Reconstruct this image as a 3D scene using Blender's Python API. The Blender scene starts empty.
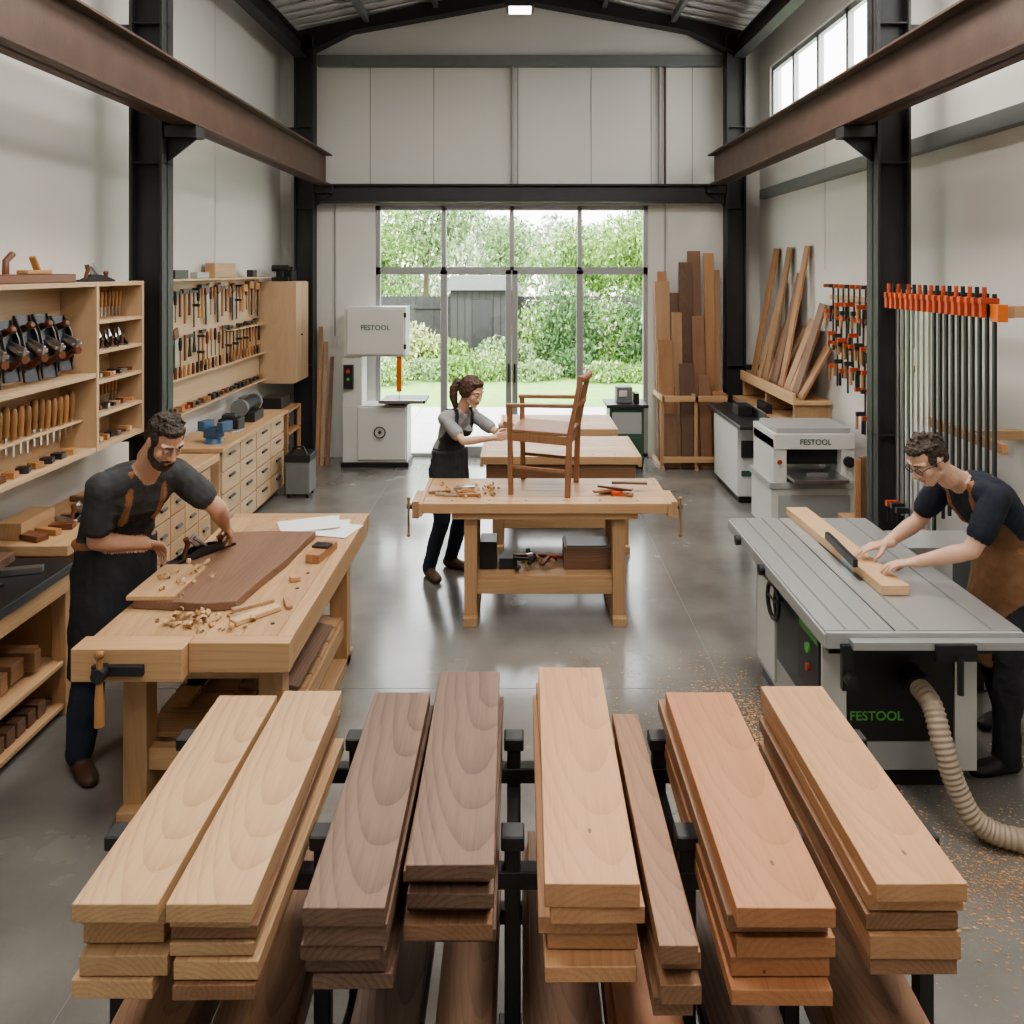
import bpy, bmesh, math, random
import numpy as np
from mathutils import Vector, Matrix, Euler, noise
random.seed(7)
SC=bpy.context.scene
V=Vector
# ------------------------------------------------------------------ materials
def newmat(name):
    m=bpy.data.materials.new(name); m.use_nodes=True
    nt=m.node_tree; b=nt.nodes['Principled BSDF']
    return m,nt,b
def L(nt,a,b): nt.links.new(a,b)
def mathn(nt,op,a,b=None):
    n=nt.nodes.new('ShaderNodeMath'); n.operation=op
    for i,x in enumerate((a,b)):
        if x is None: continue
        if isinstance(x,(int,float)): n.inputs[i].default_value=x
        else: L(nt,x,n.inputs[i])
    return n.outputs[0]
def mixc(nt,fac,a,b,bt='MIX'):
    n=nt.nodes.new('ShaderNodeMix'); n.data_type='RGBA'; n.blend_type=bt
    if isinstance(fac,(int,float)): n.inputs[0].default_value=fac
    else: L(nt,fac,n.inputs[0])
    for k,x in ((6,a),(7,b)):
        if isinstance(x,tuple): n.inputs[k].default_value=(*x[:3],1)
        else: L(nt,x,n.inputs[k])
    return n.outputs[2]
def plain(name,col,rough=.5,metal=0,var=.12,scale=6,bump=0,bscale=60,island=0):
    m,nt,b=newmat(name)
    tc=nt.nodes.new('ShaderNodeTexCoord')
    n=nt.nodes.new('ShaderNodeTexNoise'); n.inputs['Scale'].default_value=scale; n.inputs['Detail'].default_value=4
    L(nt,tc.outputs['Object'],n.inputs['Vector'])
    c=mixc(nt,n.outputs['Fac'],tuple(x*(1-var) for x in col),tuple(min(1,x*(1+var)) for x in col))
    if island:
        g=nt.nodes.new('ShaderNodeNewGeometry')
        h=nt.nodes.new('ShaderNodeHueSaturation')
        L(nt,c,h.inputs['Color'])
        L(nt,mathn(nt,'ADD',mathn(nt,'MULTIPLY',g.outputs['Random Per Island'],island*2),1-island),h.inputs['Value'])
        c=h.outputs[0]
    L(nt,c,b.inputs['Base Color'])
    b.inputs['Roughness'].default_value=rough; b.inputs['Metallic'].default_value=metal
    if bump:
        n2=nt.nodes.new('ShaderNodeTexNoise'); n2.inputs['Scale'].default_value=bscale; n2.inputs['Detail'].default_value=3
        L(nt,tc.outputs['Object'],n2.inputs['Vector'])
        bp=nt.nodes.new('ShaderNodeBump'); bp.inputs['Strength'].default_value=bump; bp.inputs['Distance'].default_value=.01
        L(nt,n2.outputs['Fac'],bp.inputs['Height']); L(nt,bp.outputs[0],b.inputs['Normal'])
    return m
def wood(name,c1,c2,axis='Y',ring=.012,rough=.5,fine=.35,ivar=.13,contrast=.42,tilt=.06,knots=False,wob=.022):
    m,nt,b=newmat(name)
    tc=nt.nodes.new('ShaderNodeTexCoord'); g=nt.nodes.new('ShaderNodeNewGeometry')
    r=g.outputs['Random Per Island']
    def rnd(k): return mathn(nt,'FRACT',mathn(nt,'MULTIPLY',r,k))
    cb=nt.nodes.new('ShaderNodeCombineXYZ')
    for i,k in enumerate((17.3,41.7,29.1)): L(nt,mathn(nt,'MULTIPLY',r,k),cb.inputs[i])
    va=nt.nodes.new('ShaderNodeVectorMath'); va.operation='ADD'
    L(nt,tc.outputs['Object'],va.inputs[0]); L(nt,cb.outputs[0],va.inputs[1])
    def st(c,a):
        mp=nt.nodes.new('ShaderNodeMapping')
        s=[c,c,c]; s['XYZ'.index(axis)]=a
        mp.inputs['Scale'].default_value=s; L(nt,va.outputs[0],mp.inputs['Vector']); return mp.outputs[0]
    def nz(c,a,d):
        n=nt.nodes.new('ShaderNodeTexNoise'); n.inputs['Scale'].default_value=1; n.inputs['Detail'].default_value=d
        L(nt,st(c,a),n.inputs['Vector']); return n
    w1=nz(2.5,1.6,1); w2=nz(14,2.0,3)
    sc=nt.nodes.new('ShaderNodeSeparateColor'); L(nt,w1.outputs['Color'],sc.inputs[0])
    sx=nt.nodes.new('ShaderNodeSeparateXYZ'); L(nt,tc.outputs['Object'],sx.inputs[0])
    ia='XYZ'.index(axis); oth=[i for i in range(3) if i!=ia]
    al=sx.outputs[ia]; p=sx.outputs[oth[0]]; q=sx.outputs[oth[1]]
    p=mathn(nt,'ADD',p,mathn(nt,'MULTIPLY',mathn(nt,'SUBTRACT',rnd(7.13),.5),.14))
    p=mathn(nt,'ADD',p,mathn(nt,'MULTIPLY',mathn(nt,'SUBTRACT',sc.outputs[0],.5),wob*2.2))
    sgn=mathn(nt,'SUBTRACT',mathn(nt,'MULTIPLY',rnd(3.7),2.0),1.0)
    q=mathn(nt,'ADD',q,mathn(nt,'MULTIPLY',mathn(nt,'MULTIPLY',al,sgn),tilt*1.8))
    q=mathn(nt,'ADD',q,mathn(nt,'MULTIPLY',mathn(nt,'SUBTRACT',rnd(11.9),.5),.12))
    q=mathn(nt,'ADD',q,mathn(nt,'MULTIPLY',mathn(nt,'SUBTRACT',sc.outputs[1],.5),wob*3.2))
    rr=mathn(nt,'SQRT',mathn(nt,'ADD',mathn(nt,'MULTIPLY',p,p),mathn(nt,'MULTIPLY',q,q)))
    rr=mathn(nt,'ADD',rr,mathn(nt,'MULTIPLY',w2.outputs['Fac'],.006))
    s=mathn(nt,'FRACT',mathn(nt,'DIVIDE',rr,ring)); s=mathn(nt,'POWER',s,2.6)
    n2=nz(150,4.0,4); n3=nz(9,.8,3); n4=nz(420,12,2)
    f=mathn(nt,'MULTIPLY',s,contrast)
    f=mathn(nt,'ADD',f,mathn(nt,'MULTIPLY',mathn(nt,'SUBTRACT',n2.outputs['Fac'],.26),fine*1.8))
    f=mathn(nt,'ADD',f,mathn(nt,'MULTIPLY',mathn(nt,'SUBTRACT',n4.outputs['Fac'],.5),.4))
    f=mathn(nt,'ADD',f,mathn(nt,'MULTIPLY',mathn(nt,'SUBTRACT',n3.outputs['Fac'],.5),1.1))
    f=mathn(nt,'MINIMUM',mathn(nt,'MAXIMUM',f,0),1.15)
    c=mixc(nt,f,c1,c2)
    if knots:
        vo=nt.nodes.new('ShaderNodeTexVoronoi'); vo.inputs['Scale'].default_value=1
        L(nt,st(9,4.5),vo.inputs['Vector'])
        k=mathn(nt,'LESS_THAN',vo.outputs['Distance'],.04)
        c=mixc(nt,mathn(nt,'MULTIPLY',k,.7),c,tuple(x*.25 for x in c2))
    h=nt.nodes.new('ShaderNodeHueSaturation'); L(nt,c,h.inputs['Color'])
    L(nt,mathn(nt,'ADD',mathn(nt,'MULTIPLY',rnd(5.3),ivar*2),1-ivar),h.inputs['Value'])
    L(nt,h.outputs[0],b.inputs['Base Color'])
    b.inputs['Roughness'].default_value=rough
    bp=nt.nodes.new('ShaderNodeBump'); bp.inputs['Strength'].default_value=.25; bp.inputs['Distance'].default_value=.002
    L(nt,n2.outputs['Fac'],bp.inputs['Height']); L(nt,bp.outputs[0],b.inputs['Normal'])
    return m
oakY=wood('oak_y',(.52,.345,.20),(.30,.175,.09))
walY=wood('walnut_y',(.20,.124,.088),(.070,.040,.028),ring=.015,contrast=.5)
slabY=wood('walnut_slab_y',(.235,.138,.092),(.11,.062,.042),ring=.022,contrast=.3)
cheY=wood('cherry_light_y',(.52,.30,.165),(.32,.16,.075),ring=.017,knots=True,contrast=.32)
cherY=wood('cherry_red_y',(.45,.215,.11),(.28,.115,.052),ring=.017,knots=True,contrast=.32)
brnY=wood('brown_y',(.30,.17,.10),(.155,.078,.043))
brnZ=wood('brown_z',(.28,.155,.09),(.135,.065,.038),axis='Z')
tanZ=wood('tan_z',(.43,.275,.16),(.25,.14,.072),axis='Z')
orgZ=wood('orange_z',(.42,.235,.12),(.24,.118,.053),axis='Z')
walZ=wood('walnut_z',(.17,.10,.065),(.07,.037,.025),axis='Z')
bchY=wood('beech_bench_y',(.53,.345,.195),(.35,.20,.10),ring=.022,contrast=.3,fine=.28,tilt=.03)
bchX=wood('beech_bench_x',(.52,.335,.19),(.34,.19,.095),axis='X',ring=.022,contrast=.3,fine=.28,tilt=.03)
bchZ=wood('beech_bench_z',(.48,.30,.165),(.31,.17,.085),axis='Z',ring=.022,contrast=.3,fine=.28,tilt=.03)
dkbX=wood('dark_bench_x',(.34,.195,.11),(.20,.11,.055),axis='X',ring=.022,contrast=.3)
plyY=wood('birch_ply_y',(.54,.385,.245),(.42,.28,.165),ring=.03,contrast=.2,fine=.2,ivar=.05)
plyZ=wood('birch_ply_z',(.54,.385,.245),(.42,.28,.165),axis='Z',ring=.03,contrast=.2,fine=.2,ivar=.06)
walX=wood('walnut_x',(.22,.125,.08),(.09,.048,.03),axis='X')
mapY=wood('maple_y',(.58,.40,.24),(.43,.265,.145),ring=.02,contrast=.25)
chairW=wood('chair_walnut',(.32,.165,.088),(.18,.085,.045),axis='Z',fine=.2,ivar=.06)
handleW=plain('handle_wood',(.40,.21,.09),.4,island=.3)
darkW=plain('rosewood',(.15,.058,.03),.35)
wallM=plain('painted_wall',(.66,.65,.615),.75,var=.04,scale=.8,bump=.03)
roofM=plain('roof_sheet',(.60,.60,.59),.5,var=.04)
steelD=plain('dark_steel',(.030,.030,.032),.5,.0,var=.2)
rustM=plain('oxide_beam',(.100,.060,.047),.5,.1,var=.4,scale=5,bump=.1)
grayP=plain('grey_paint',(.17,.18,.18),.5)
alum=plain('aluminium_frame',(.36,.37,.37),.4,.4,var=.04)
steel=plain('bright_steel',(.50,.50,.51),.28,.95,var=.08)
iron=plain('cast_iron',(.085,.085,.09),.38,.8,var=.15)
blackP=plain('black_plastic',(.020,.020,.022),.4,var=.1)
whiteP=plain('machine_white',(.58,.58,.55),.4,var=.03)
lgrey=plain('machine_grey',(.34,.35,.345),.4,var=.04)
sawtop=plain('saw_table_aluminium',(.44,.45,.445),.33,.5,var=.05,scale=3)
redP=plain('red_clamp',(.46,.075,.03),.4,island=.18)
orangeP=plain('orange_plastic',(.62,.15,.025),.4)
blueP=plain('blue_enamel',(.05,.11,.20),.35)
greenP=plain('green_enamel',(.045,.10,.07),.4)
greenL=plain('green_label',(.12,.42,.09),.5)
hoseM=plain('hose_tan',(.36,.29,.22),.5,var=.08)
paperM=plain('paper',(.76,.76,.74),.7,var=.02)
shavM=plain('wood_shavings',(.52,.34,.19),.7,island=.2)
dustM=plain('sawdust',(.55,.33,.17),.9,island=.25)
leath=plain('tan_leather',(.26,.12,.055),.55,bump=.2)
def leafmat(name,col):
    return plain(name,col,.65,island=.5,var=.2,scale=1.5)
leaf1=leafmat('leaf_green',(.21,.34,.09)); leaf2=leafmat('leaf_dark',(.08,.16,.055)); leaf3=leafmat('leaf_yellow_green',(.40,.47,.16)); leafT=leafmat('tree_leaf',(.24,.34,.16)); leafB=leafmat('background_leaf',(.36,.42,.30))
flow=plain('blossom',(.80,.70,.70),.7,island=.2)
grassM=plain('lawn_grass',(.24,.40,.10),.9,var=.3,scale=4,bump=.5,bscale=40)
paveM=plain('patio_paving',(.62,.60,.56),.8,var=.08,scale=2)
fenceM=plain('dark_fence',(.05,.05,.048),.8,var=.3)
bark=plain('bark',(.14,.11,.08),.9,bump=.4)
def concrete():
    m,nt,b=newmat('polished_concrete')
    tc=nt.nodes.new('ShaderNodeTexCoord')
    def nz(s,d,dist=0):
        n=nt.nodes.new('ShaderNodeTexNoise'); n.inputs['Scale'].default_value=s; n.inputs['Detail'].default_value=d; n.inputs['Distortion'].default_value=dist
        L(nt,tc.outputs['Object'],n.inputs['Vector']); return n.outputs['Fac']
    a=nz(.55,3,.2); c=nz(2.2,9,.15); e=nz(90,3)
    f=mathn(nt,'ADD',mathn(nt,'MULTIPLY',a,.55),mathn(nt,'MULTIPLY',c,.45))
    f=mathn(nt,'ADD',f,mathn(nt,'MULTIPLY',e,.06))
    cr=nt.nodes.new('ShaderNodeValToRGB'); L(nt,f,cr.inputs[0])
    cr.color_ramp.elements[0].position=.34; cr.color_ramp.elements[0].color=(.115,.111,.103,1)
    cr.color_ramp.elements[1].position=.72; cr.color_ramp.elements[1].color=(.27,.26,.24,1)
    L(nt,cr.outputs[0],b.inputs['Base Color'])
    L(nt,mathn(nt,'ADD',mathn(nt,'MULTIPLY',c,.26),.10),b.inputs['Roughness'])
    b.inputs['Coat Weight'].default_value=.4; b.inputs['Coat Roughness'].default_value=.12
    return m
concM=concrete()
def glass():
    m,nt,b=newmat('clear_glass'); nt.nodes.remove(b)
    t=nt.nodes.new('ShaderNodeBsdfTransparent'); t.inputs[0].default_value=(.97,.98,.97,1)
    gl=nt.nodes.new('ShaderNodeBsdfGlossy'); gl.inputs['Roughness'].default_value=.02
    mx=nt.nodes.new('ShaderNodeMixShader'); mx.inputs[0].default_value=.03
    L(nt,t.outputs[0],mx.inputs[1]); L(nt,gl.outputs[0],mx.inputs[2]); L(nt,mx.outputs[0],nt.nodes['Material Output'].inputs[0])
    return m
glassM=glass()
def emis(name,col,s):
    m,nt,b=newmat(name); b.inputs['Emission Color'].default_value=(*col,1); b.inputs['Emission Strength'].default_value=s; return m
ledM=emis('led_diffuser',(1,.98,.94),6)
# ------------------------------------------------------------------ mesh builder
class MB:
    def __init__(s,name): s.name=name; s.V=[];s.F=[];s.I=[];s.S=[];s.mats=[];s.M=Matrix.Identity(4)
    def add(s,vs,fs,mat,sm=False):
        if mat not in s.mats: s.mats.append(mat)
        i=s.mats.index(mat); o=len(s.V)
        s.V+=[s.M@V(v) for v in vs]
        for f in fs: s.F.append([o+k for k in f]); s.I.append(i); s.S.append(sm)
    def bx(s,c,sz,mat,rot=None):
        c=V(c); R=Euler(rot).to_matrix() if rot else Matrix.Identity(3)
        vs=[c+R@V((x*sz[0]/2,y*sz[1]/2,z*sz[2]/2)) for x in(-1,1) for y in(-1,1) for z in(-1,1)]
        s.add(vs,[(0,1,3,2),(4,6,7,5),(0,4,5,1),(2,3,7,6),(0,2,6,4),(1,5,7,3)],mat)
    def box(s,x0,x1,y0,y1,z0,z1,mat,rot=None):
        s.bx(((x0+x1)/2,(y0+y1)/2,(z0+z1)/2),(abs(x1-x0),abs(y1-y0),abs(z1-z0)),mat,rot)
    def beam(s,p0,p1,w,h,mat,up=(0,0,1)):
        p0=V(p0);p1=V(p1);d=(p1-p0).normalized();u=V(up); x=d.cross(u)
        if x.length<1e-4: x=d.cross(V((1,0,0)))
        x.normalize(); u=x.cross(d)
        vs=[p+x*a*w/2+u*b*h/2 for p in(p0,p1) for a,b in((-1,-1),(1,-1),(1,1),(-1,1))]
        s.add(vs,[(0,1,2,3),(4,7,6,5),(0,4,5,1),(1,5,6,2),(2,6,7,3),(3,7,4,0)],mat)
    def tube(s,pts,r,mat,seg=10,closed=False):
        pts=[V(p) for p in pts]; n=len(pts)
        rs=r if isinstance(r,(list,tuple)) else [r]*n
        vs=[];ux=None
        for i,p in enumerate(pts):
            if closed: d=pts[(i+1)%n]-pts[i-1]
            else: d=pts[min(i+1,n-1)]-pts[max(i-1,0)]
            d.normalize()
            if ux is None: ux=d.orthogonal().normalized()
            else: ux=(ux-d*ux.dot(d)).normalized()
            uy=d.cross(ux)
            for k in range(seg):
                a=2*math.pi*k/seg; vs.append(p+(ux*math.cos(a)+uy*math.sin(a))*rs[i])
        fs=[]
        for i in range(n if closed else n-1):
            j=(i+1)%n
            for k in range(seg): fs.append((i*seg+k,i*seg+(k+1)%seg,j*seg+(k+1)%seg,j*seg+k))
        s.add(vs,fs,mat,True)
        if not closed:
            o=(n-1)*seg
            s.add(vs[:seg],[tuple(range(seg))],mat); s.add(vs[o:],[tuple(range(seg))],mat)
    def cyl(s,p0,p1,r,mat,r1=None,seg=14): s.tube([p0,p1],[r,r if r1 is None else r1],mat,seg)
    def prism(s,poly,vec,mat):
        n=len(poly); vec=V(vec); a=[V(p) for p in poly]; b=[p+vec for p in a]
        s.add(a+b,[tuple(range(n)),tuple(range(2*n-1,n-1,-1))]+[(i,(i+1)%n,n+(i+1)%n,n+i) for i in range(n)],mat)
    def ell(s,c,r,mat,seg=14,ring=8,rot=None):
        c=V(c); R=Euler(rot).to_matrix() if rot else Matrix.Identity(3)
        if not isinstance(r,(tuple,list)): r=(r,r,r)
        vs=[];fs=[]
        for i in range(ring+1):
            t=math.pi*i/ring
            for k in range(seg):
                a=2*math.pi*k/seg
                vs.append(c+R@V((r[0]*math.sin(t)*math.cos(a),r[1]*math.sin(t)*math.sin(a),r[2]*math.cos(t))))
        for i in range(ring):
            for k in range(seg): fs.append((i*seg+k,i*seg+(k+1)%seg,(i+1)*seg+(k+1)%seg,(i+1)*seg+k))
        s.add(vs,fs,mat,True)
    def done(s,bevel=.002,segs=1,parent=None,recalc=True):
        xs=[v.x for v in s.V];ys=[v.y for v in s.V];zs=[v.z for v in s.V]
        o=V(((min(xs)+max(xs))/2,(min(ys)+max(ys))/2,min(zs)))
        me=bpy.data.meshes.new(s.name); me.from_pydata([v-o for v in s.V],[],s.F)
        for m in s.mats: me.materials.append(m)
        me.polygons.foreach_set('material_index',s.I); me.polygons.foreach_set('use_smooth',s.S)
        if recalc:
            bm=bmesh.new(); bm.from_mesh(me)
            bmesh.ops.recalc_face_normals(bm,faces=bm.faces); bm.to_mesh(me); bm.free()
        ob=bpy.data.objects.new(s.name,me); SC.collection.objects.link(ob); ob.location=o
        if bevel:
            b=ob.modifiers.new('bevel','BEVEL'); b.width=bevel; b.segments=segs; b.limit_method='ANGLE'; b.angle_limit=math.radians(50)
        if parent: ob.parent=parent
        return ob
def TR(loc,rz=0,rx=0,ry=0,s=1): return Matrix.Translation(V(loc))@Euler((rx,ry,rz)).to_matrix().to_4x4()@Matrix.Scale(s,4)
# ------------------------------------------------------------------ camera
cam=bpy.data.cameras.new('camera'); co=bpy.data.objects.new('camera',cam); SC.collection.objects.link(co)
cam.sensor_width=36; cam.lens=36*820/1024; cam.sensor_fit='HORIZONTAL'
cam.shift_x=-8/1024; cam.shift_y=-(512-270)/1024
co.location=(0,0,2.5); co.rotation_euler=(math.pi/2,0,0); SC.camera=co; cam.clip_start=.05
# ------------------------------------------------------------------ room
WX=3.2; YB=10.95; Y0=-3.0
b=MB('floor'); b.box(-WX-.15,WX+.15,Y0-.2,YB+.15,-.15,0,concM); b.done(0)
b=MB('trim_1')
for x in (-1.55,1.22): b.box(x-.002,x+.002,Y0,YB,0,.0006,grayP)
for y in (4.9,): b.box(-WX,WX,y-.002,y+.002,0,.0006,grayP)
b.done(0)
b=MB('wall_left'); b.box(-WX-.15,-WX,Y0,YB+.15,0,5.62,wallM); b.done(0)
b=MB('wall_right')
b.box(WX,WX+.15,Y0,YB+.15,0,4.22,wallM); b.box(WX,WX+.15,Y0,YB+.15,5.1,5.62,wallM)
for a,c in ((Y0,2.6),(5.95,7.3),(10.5,YB+.15)): b.box(WX,WX+.15,a,c,4.22,5.1,wallM)
b.done(0)
b=MB('wall_back'); DX0,DX1,DZ=-1.93,1.71,3.36
b.box(-WX,DX0,YB,YB+.15,0,5.6,wallM); b.box(DX1,WX,YB,YB+.15,0,5.6,wallM); b.box(DX0,DX1,YB,YB+.15,DZ,5.6,wallM)
b.prism([(-WX,YB,5.6),(WX,YB,5.6),(0,YB,6.3)],(0,.15,0),wallM)
b.done(0)
b=MB('wall_front')
b.box(-WX,WX,Y0-.15,Y0,0,5.6,wallM)
b.prism([(-WX,Y0,5.6),(WX,Y0,5.6),(0,Y0,6.3)],(0,-.15,0),wallM)
b.done(0)
b=MB('ceiling')
for sg in(-1,1):
    b.prism([(sg*(WX+.15),Y0-.15,5.6),(0,Y0-.15,6.28),(0,Y0-.15,6.36),(sg*(WX+.15),Y0-.15,5.68)],(0,YB-Y0+.3,0),roofM)
    for i in range(56):
        y=Y0+.12+i*.25
        b.prism([(sg*WX,y,5.6),(0,y,6.27),(0,y,6.25),(sg*WX,y,5.58)],(0,.05,0),roofM)
b.done(0)
b=MB('trim_2')
for u in(-2.0,-1.15,.95,1.75,2.3):
    b.box(u-.004,u+.004,YB-.004,YB,3.6,5.3,grayP)
for y in (1.5,3.9,8.6):
    b.box(-WX,-WX+.003,y-.003,y+.003,2.5,5.5,lgrey); b.box(WX-.003,WX,y-.003,y+.003,2.5,4.2,lgrey)
b.done(0)
def isec(b,p0,p1,w,h,mat,up=(0,0,1),tf=.018):
    p0=V(p0);p1=V(p1);d=(p1-p0).normalized();x=d.cross(V(up)).normalized();u=x.cross(d)
    b.beam(p0,p1,.02,h,mat,up); 
    for sg in(-1,1): b.beam(p0+u*sg*(h/2-tf/2),p1+u*sg*(h/2-tf/2),w,tf,mat,up)
for Y in (10.72,6.24,1.76,-2.6):
    b=MB('steel_portal_frame')
    for sg in(-1,1):
        xi,xo=2.68*sg,2.93*sg
        b.box(xi,xi+.02*sg,Y-.1,Y+.1,0,5.55,steelD); b.box(xo,xo-.02*sg,Y-.1,Y+.1,0,5.55,steelD)
        b.box(min(xi,xo),max(xi,xo),Y-.02,Y+.0,0,5.55,steelD)
        for zz in(1.25,3.3,4.35): b.box(min(xi,xo),max(xi,xo),Y-.09,Y+.09,zz,zz+.014,steelD)
        b.box(min(xo,sg*WX),max(xo,sg*WX),Y-.03,Y+.03,4.3,4.36,steelD) ; b.box(min(xo,sg*WX),max(xo,sg*WX),Y-.03,Y+.03,1.2,1.26,steelD)
        b.box(2.6*sg,3.02*sg,Y-.14,Y+.14,0,.02,steelD)
        b.prism([(sg*2.93,Y-.02,5.25),(sg*2.2,Y-.02,5.62),(0,Y-.02,6.02),(0,Y-.02,6.24),(sg*2.93,Y-.02,5.62)],(0,.03,0),steelD)
        b.prism([(sg*2.93,Y-.1,5.23),(sg*2.2,Y-.1,5.6),(sg*2.2,Y-.1,5.62),(sg*2.93,Y-.1,5.27)],(0,.2,0),steelD)
        b.prism([(sg*2.2,Y-.1,5.6),(0,Y-.1,6.0),(0,Y-.1,6.02),(sg*2.2,Y-.1,5.62)],(0,.2,0),steelD)
    b.done(.002)
b=MB('crane_rail_beam')
isec(b,(-2.52,Y0+.05,3.79),(-2.52,10.6,3.79),.19,.40,rustM); b.done(.002)
b=MB('crane_rail_beam')
isec(b,(2.52,Y0+.05,3.79),(2.52,10.6,3.79),.19,.40,rustM); b.done(.002)
b=MB('beam_bracket')
for sg in(-1,1):
    for Y in (10.72,6.24,1.76):
        x0,x1=sorted((sg*2.43,sg*2.679)); b.box(x0,x1,Y-.08,Y+.08,3.5,3.588,steelD)
        b.prism([(sg*2.679,Y-.01,3.5),(sg*2.45,Y-.01,3.5),(sg*2.679,Y-.01,3.32)],(0,.02,0),steelD)
b.done(.004)
b=MB('eave_beam')
for sg in(-1,1): isec(b,(sg*2.84,Y0+.05,5.36),(sg*2.84,10.62,5.36),.16,.22,steelD)
for sg in(-1,1):
    for x in(1.1,2.0): b.beam((sg*x,Y0+.1,6.2-.21*x),(sg*x,YB-.05,6.2-.21*x),.06,.1,grayP)
b.done(.002)
b=MB('wall_girt')
b.box(WX-.09,WX,Y0,YB-.3,3.42,3.54,grayP); b.done(.003)
b=MB('trim_3')
b.box(-2.68,2.68,YB-.2,YB-.18,3.4,3.62,steelD); b.box(-2.68,2.68,YB-.26,YB,3.6,3.625,steelD); b.box(-2.68,2.68,YB-.26,YB,3.39,3.41,steelD)
b.box(-2.68,2.68,YB-.12,YB,5.2,5.34,grayP); b.done(.002)
b=MB('wall_conduit')
b.cyl((-.1,YB-.04,3.63),(-.1,YB-.04,5.2),.022,lgrey); b.cyl((-.03,YB-.04,3.63),(-.03,YB-.04,5.2),.01,lgrey)
b.cyl((1.86,YB-.04,3.63),(1.86,YB-.04,5.2),.022,lgrey); b.cyl((1.93,YB-.04,3.63),(1.93,YB-.04,5.2),.016,rustM)
b.cyl((1.93,YB-.03,0),(1.93,YB-.03,3.38),.012,lgrey); b.cyl((-2.46,YB-.03,1.6),(-2.46,YB-.03,3.38),.012,lgrey)
b.box(-2.5,-2.42,YB-.05,YB,1.5,1.62,whiteP)
b.done(0)
b=MB('door_1')
def fr(x0,x1,z0,z1,d=.08): b.box(x0,x1,YB+.02,YB+.02+d,z0,z1,alum)
fr(DX0,DX1,DZ-.06,DZ);fr(DX0,DX1,0,.05);fr(DX0,DX0+.06,0,DZ);fr(DX1-.06,DX1,0,DZ);fr(DX0,DX1,2.44,2.54,.09)
xm=[-1.02,-.11,.80]
for x in xm: fr(x-.03,x+.03,2.5,DZ)
for x in(xm[0],xm[2]): fr(x-.045,x+.045,0,2.5)
fr(xm[1]-.08,xm[1]-.004,0,2.5,.09);fr(xm[1]+.004,xm[1]+.08,0,2.5,.09)
fr(xm[0],xm[2],.05,.14,.085)
b.box(DX0+.03,DX1-.03,YB+.055,YB+.061,.05,DZ-.03,glassM)
for sg in(-1,1): b.box(xm[1]+sg*.04-.012,xm[1]+sg*.04+.012,YB-.03,YB+.02,1.0,1.25,blackP)
b.done(.003)
wn=0
for a,c,muls in((7.3,10.5,[8.1,8.9,9.7]),(2.6,5.95,[3.4,4.3,5.15])):
    b=MB('window_%d'%(wn+1)); wn+=1
    x=WX+.03
    b.box(x,x+.06,a,c,4.22,4.28,alum);b.box(x,x+.06,a,c,5.04,5.1,alum);b.box(x,x+.06,a,a+.05,4.22,5.1,alum);b.box(x,x+.06,c-.05,c,4.22,5.1,alum)
    for y in muls: b.box(x,x+.06,y-.03,y+.03,4.22,5.1,alum)
    b.box(x+.03,x+.036,a,c,4.25,5.07,glassM); b.box(WX-.04,WX+.03,a-.03,c+.03,4.19,4.22,whiteP)
    b.done(.002)
def fill_panel(x,y,z,sx,sy,e):  # added glowing panel with area lamp, brightens the room from above the view
    b=MB('added_fill_panel'); b.box(x-sx/2,x+sx/2,y-sy/2,y+sy/2,z,z+.05,whiteP); b.box(x-sx/2+.03,x+sx/2-.03,y-sy/2+.03,y+sy/2-.03,z-.004,z,ledM)
    for sg in(-1,1): b.cyl((x,y+sg*sy*.4,z+.05),(x,y+sg*sy*.4,6.25-.2*abs(x)),.006,steel,seg=6)
    o=b.done(.003)
    l=bpy.data.lights.new('added_fill_lamp','AREA'); l.shape='RECTANGLE'; l.size=sx; l.size_y=sy; l.energy=e; l.color=(1,.93,.84)
    lo=bpy.data.objects.new('added_fill_lamp',l); SC.collection.objects.link(lo); lo.parent=o; lo.location=(0,0,-.02)
for x,y,e in((-1.3,-.6,24),(1.3,-.6,32),(-1.2,2.6,44),(1.3,2.6,82),(-1.2,6.2,46),(1.3,6.2,92)): fill_panel(x,y,5.3,.9,2.0,e)  # invented fill lighting, weaker over the foreground, stronger on the right
b=MB('high_bay_light'); b.box(-.16,.16,9.45,9.75,5.55,5.66,steelD); b.box(-.13,.13,9.48,9.72,5.53,5.55,ledM); b.cyl((0,9.6,5.66),(0,9.6,6.25),.01,steel); b.done(.004)
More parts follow.
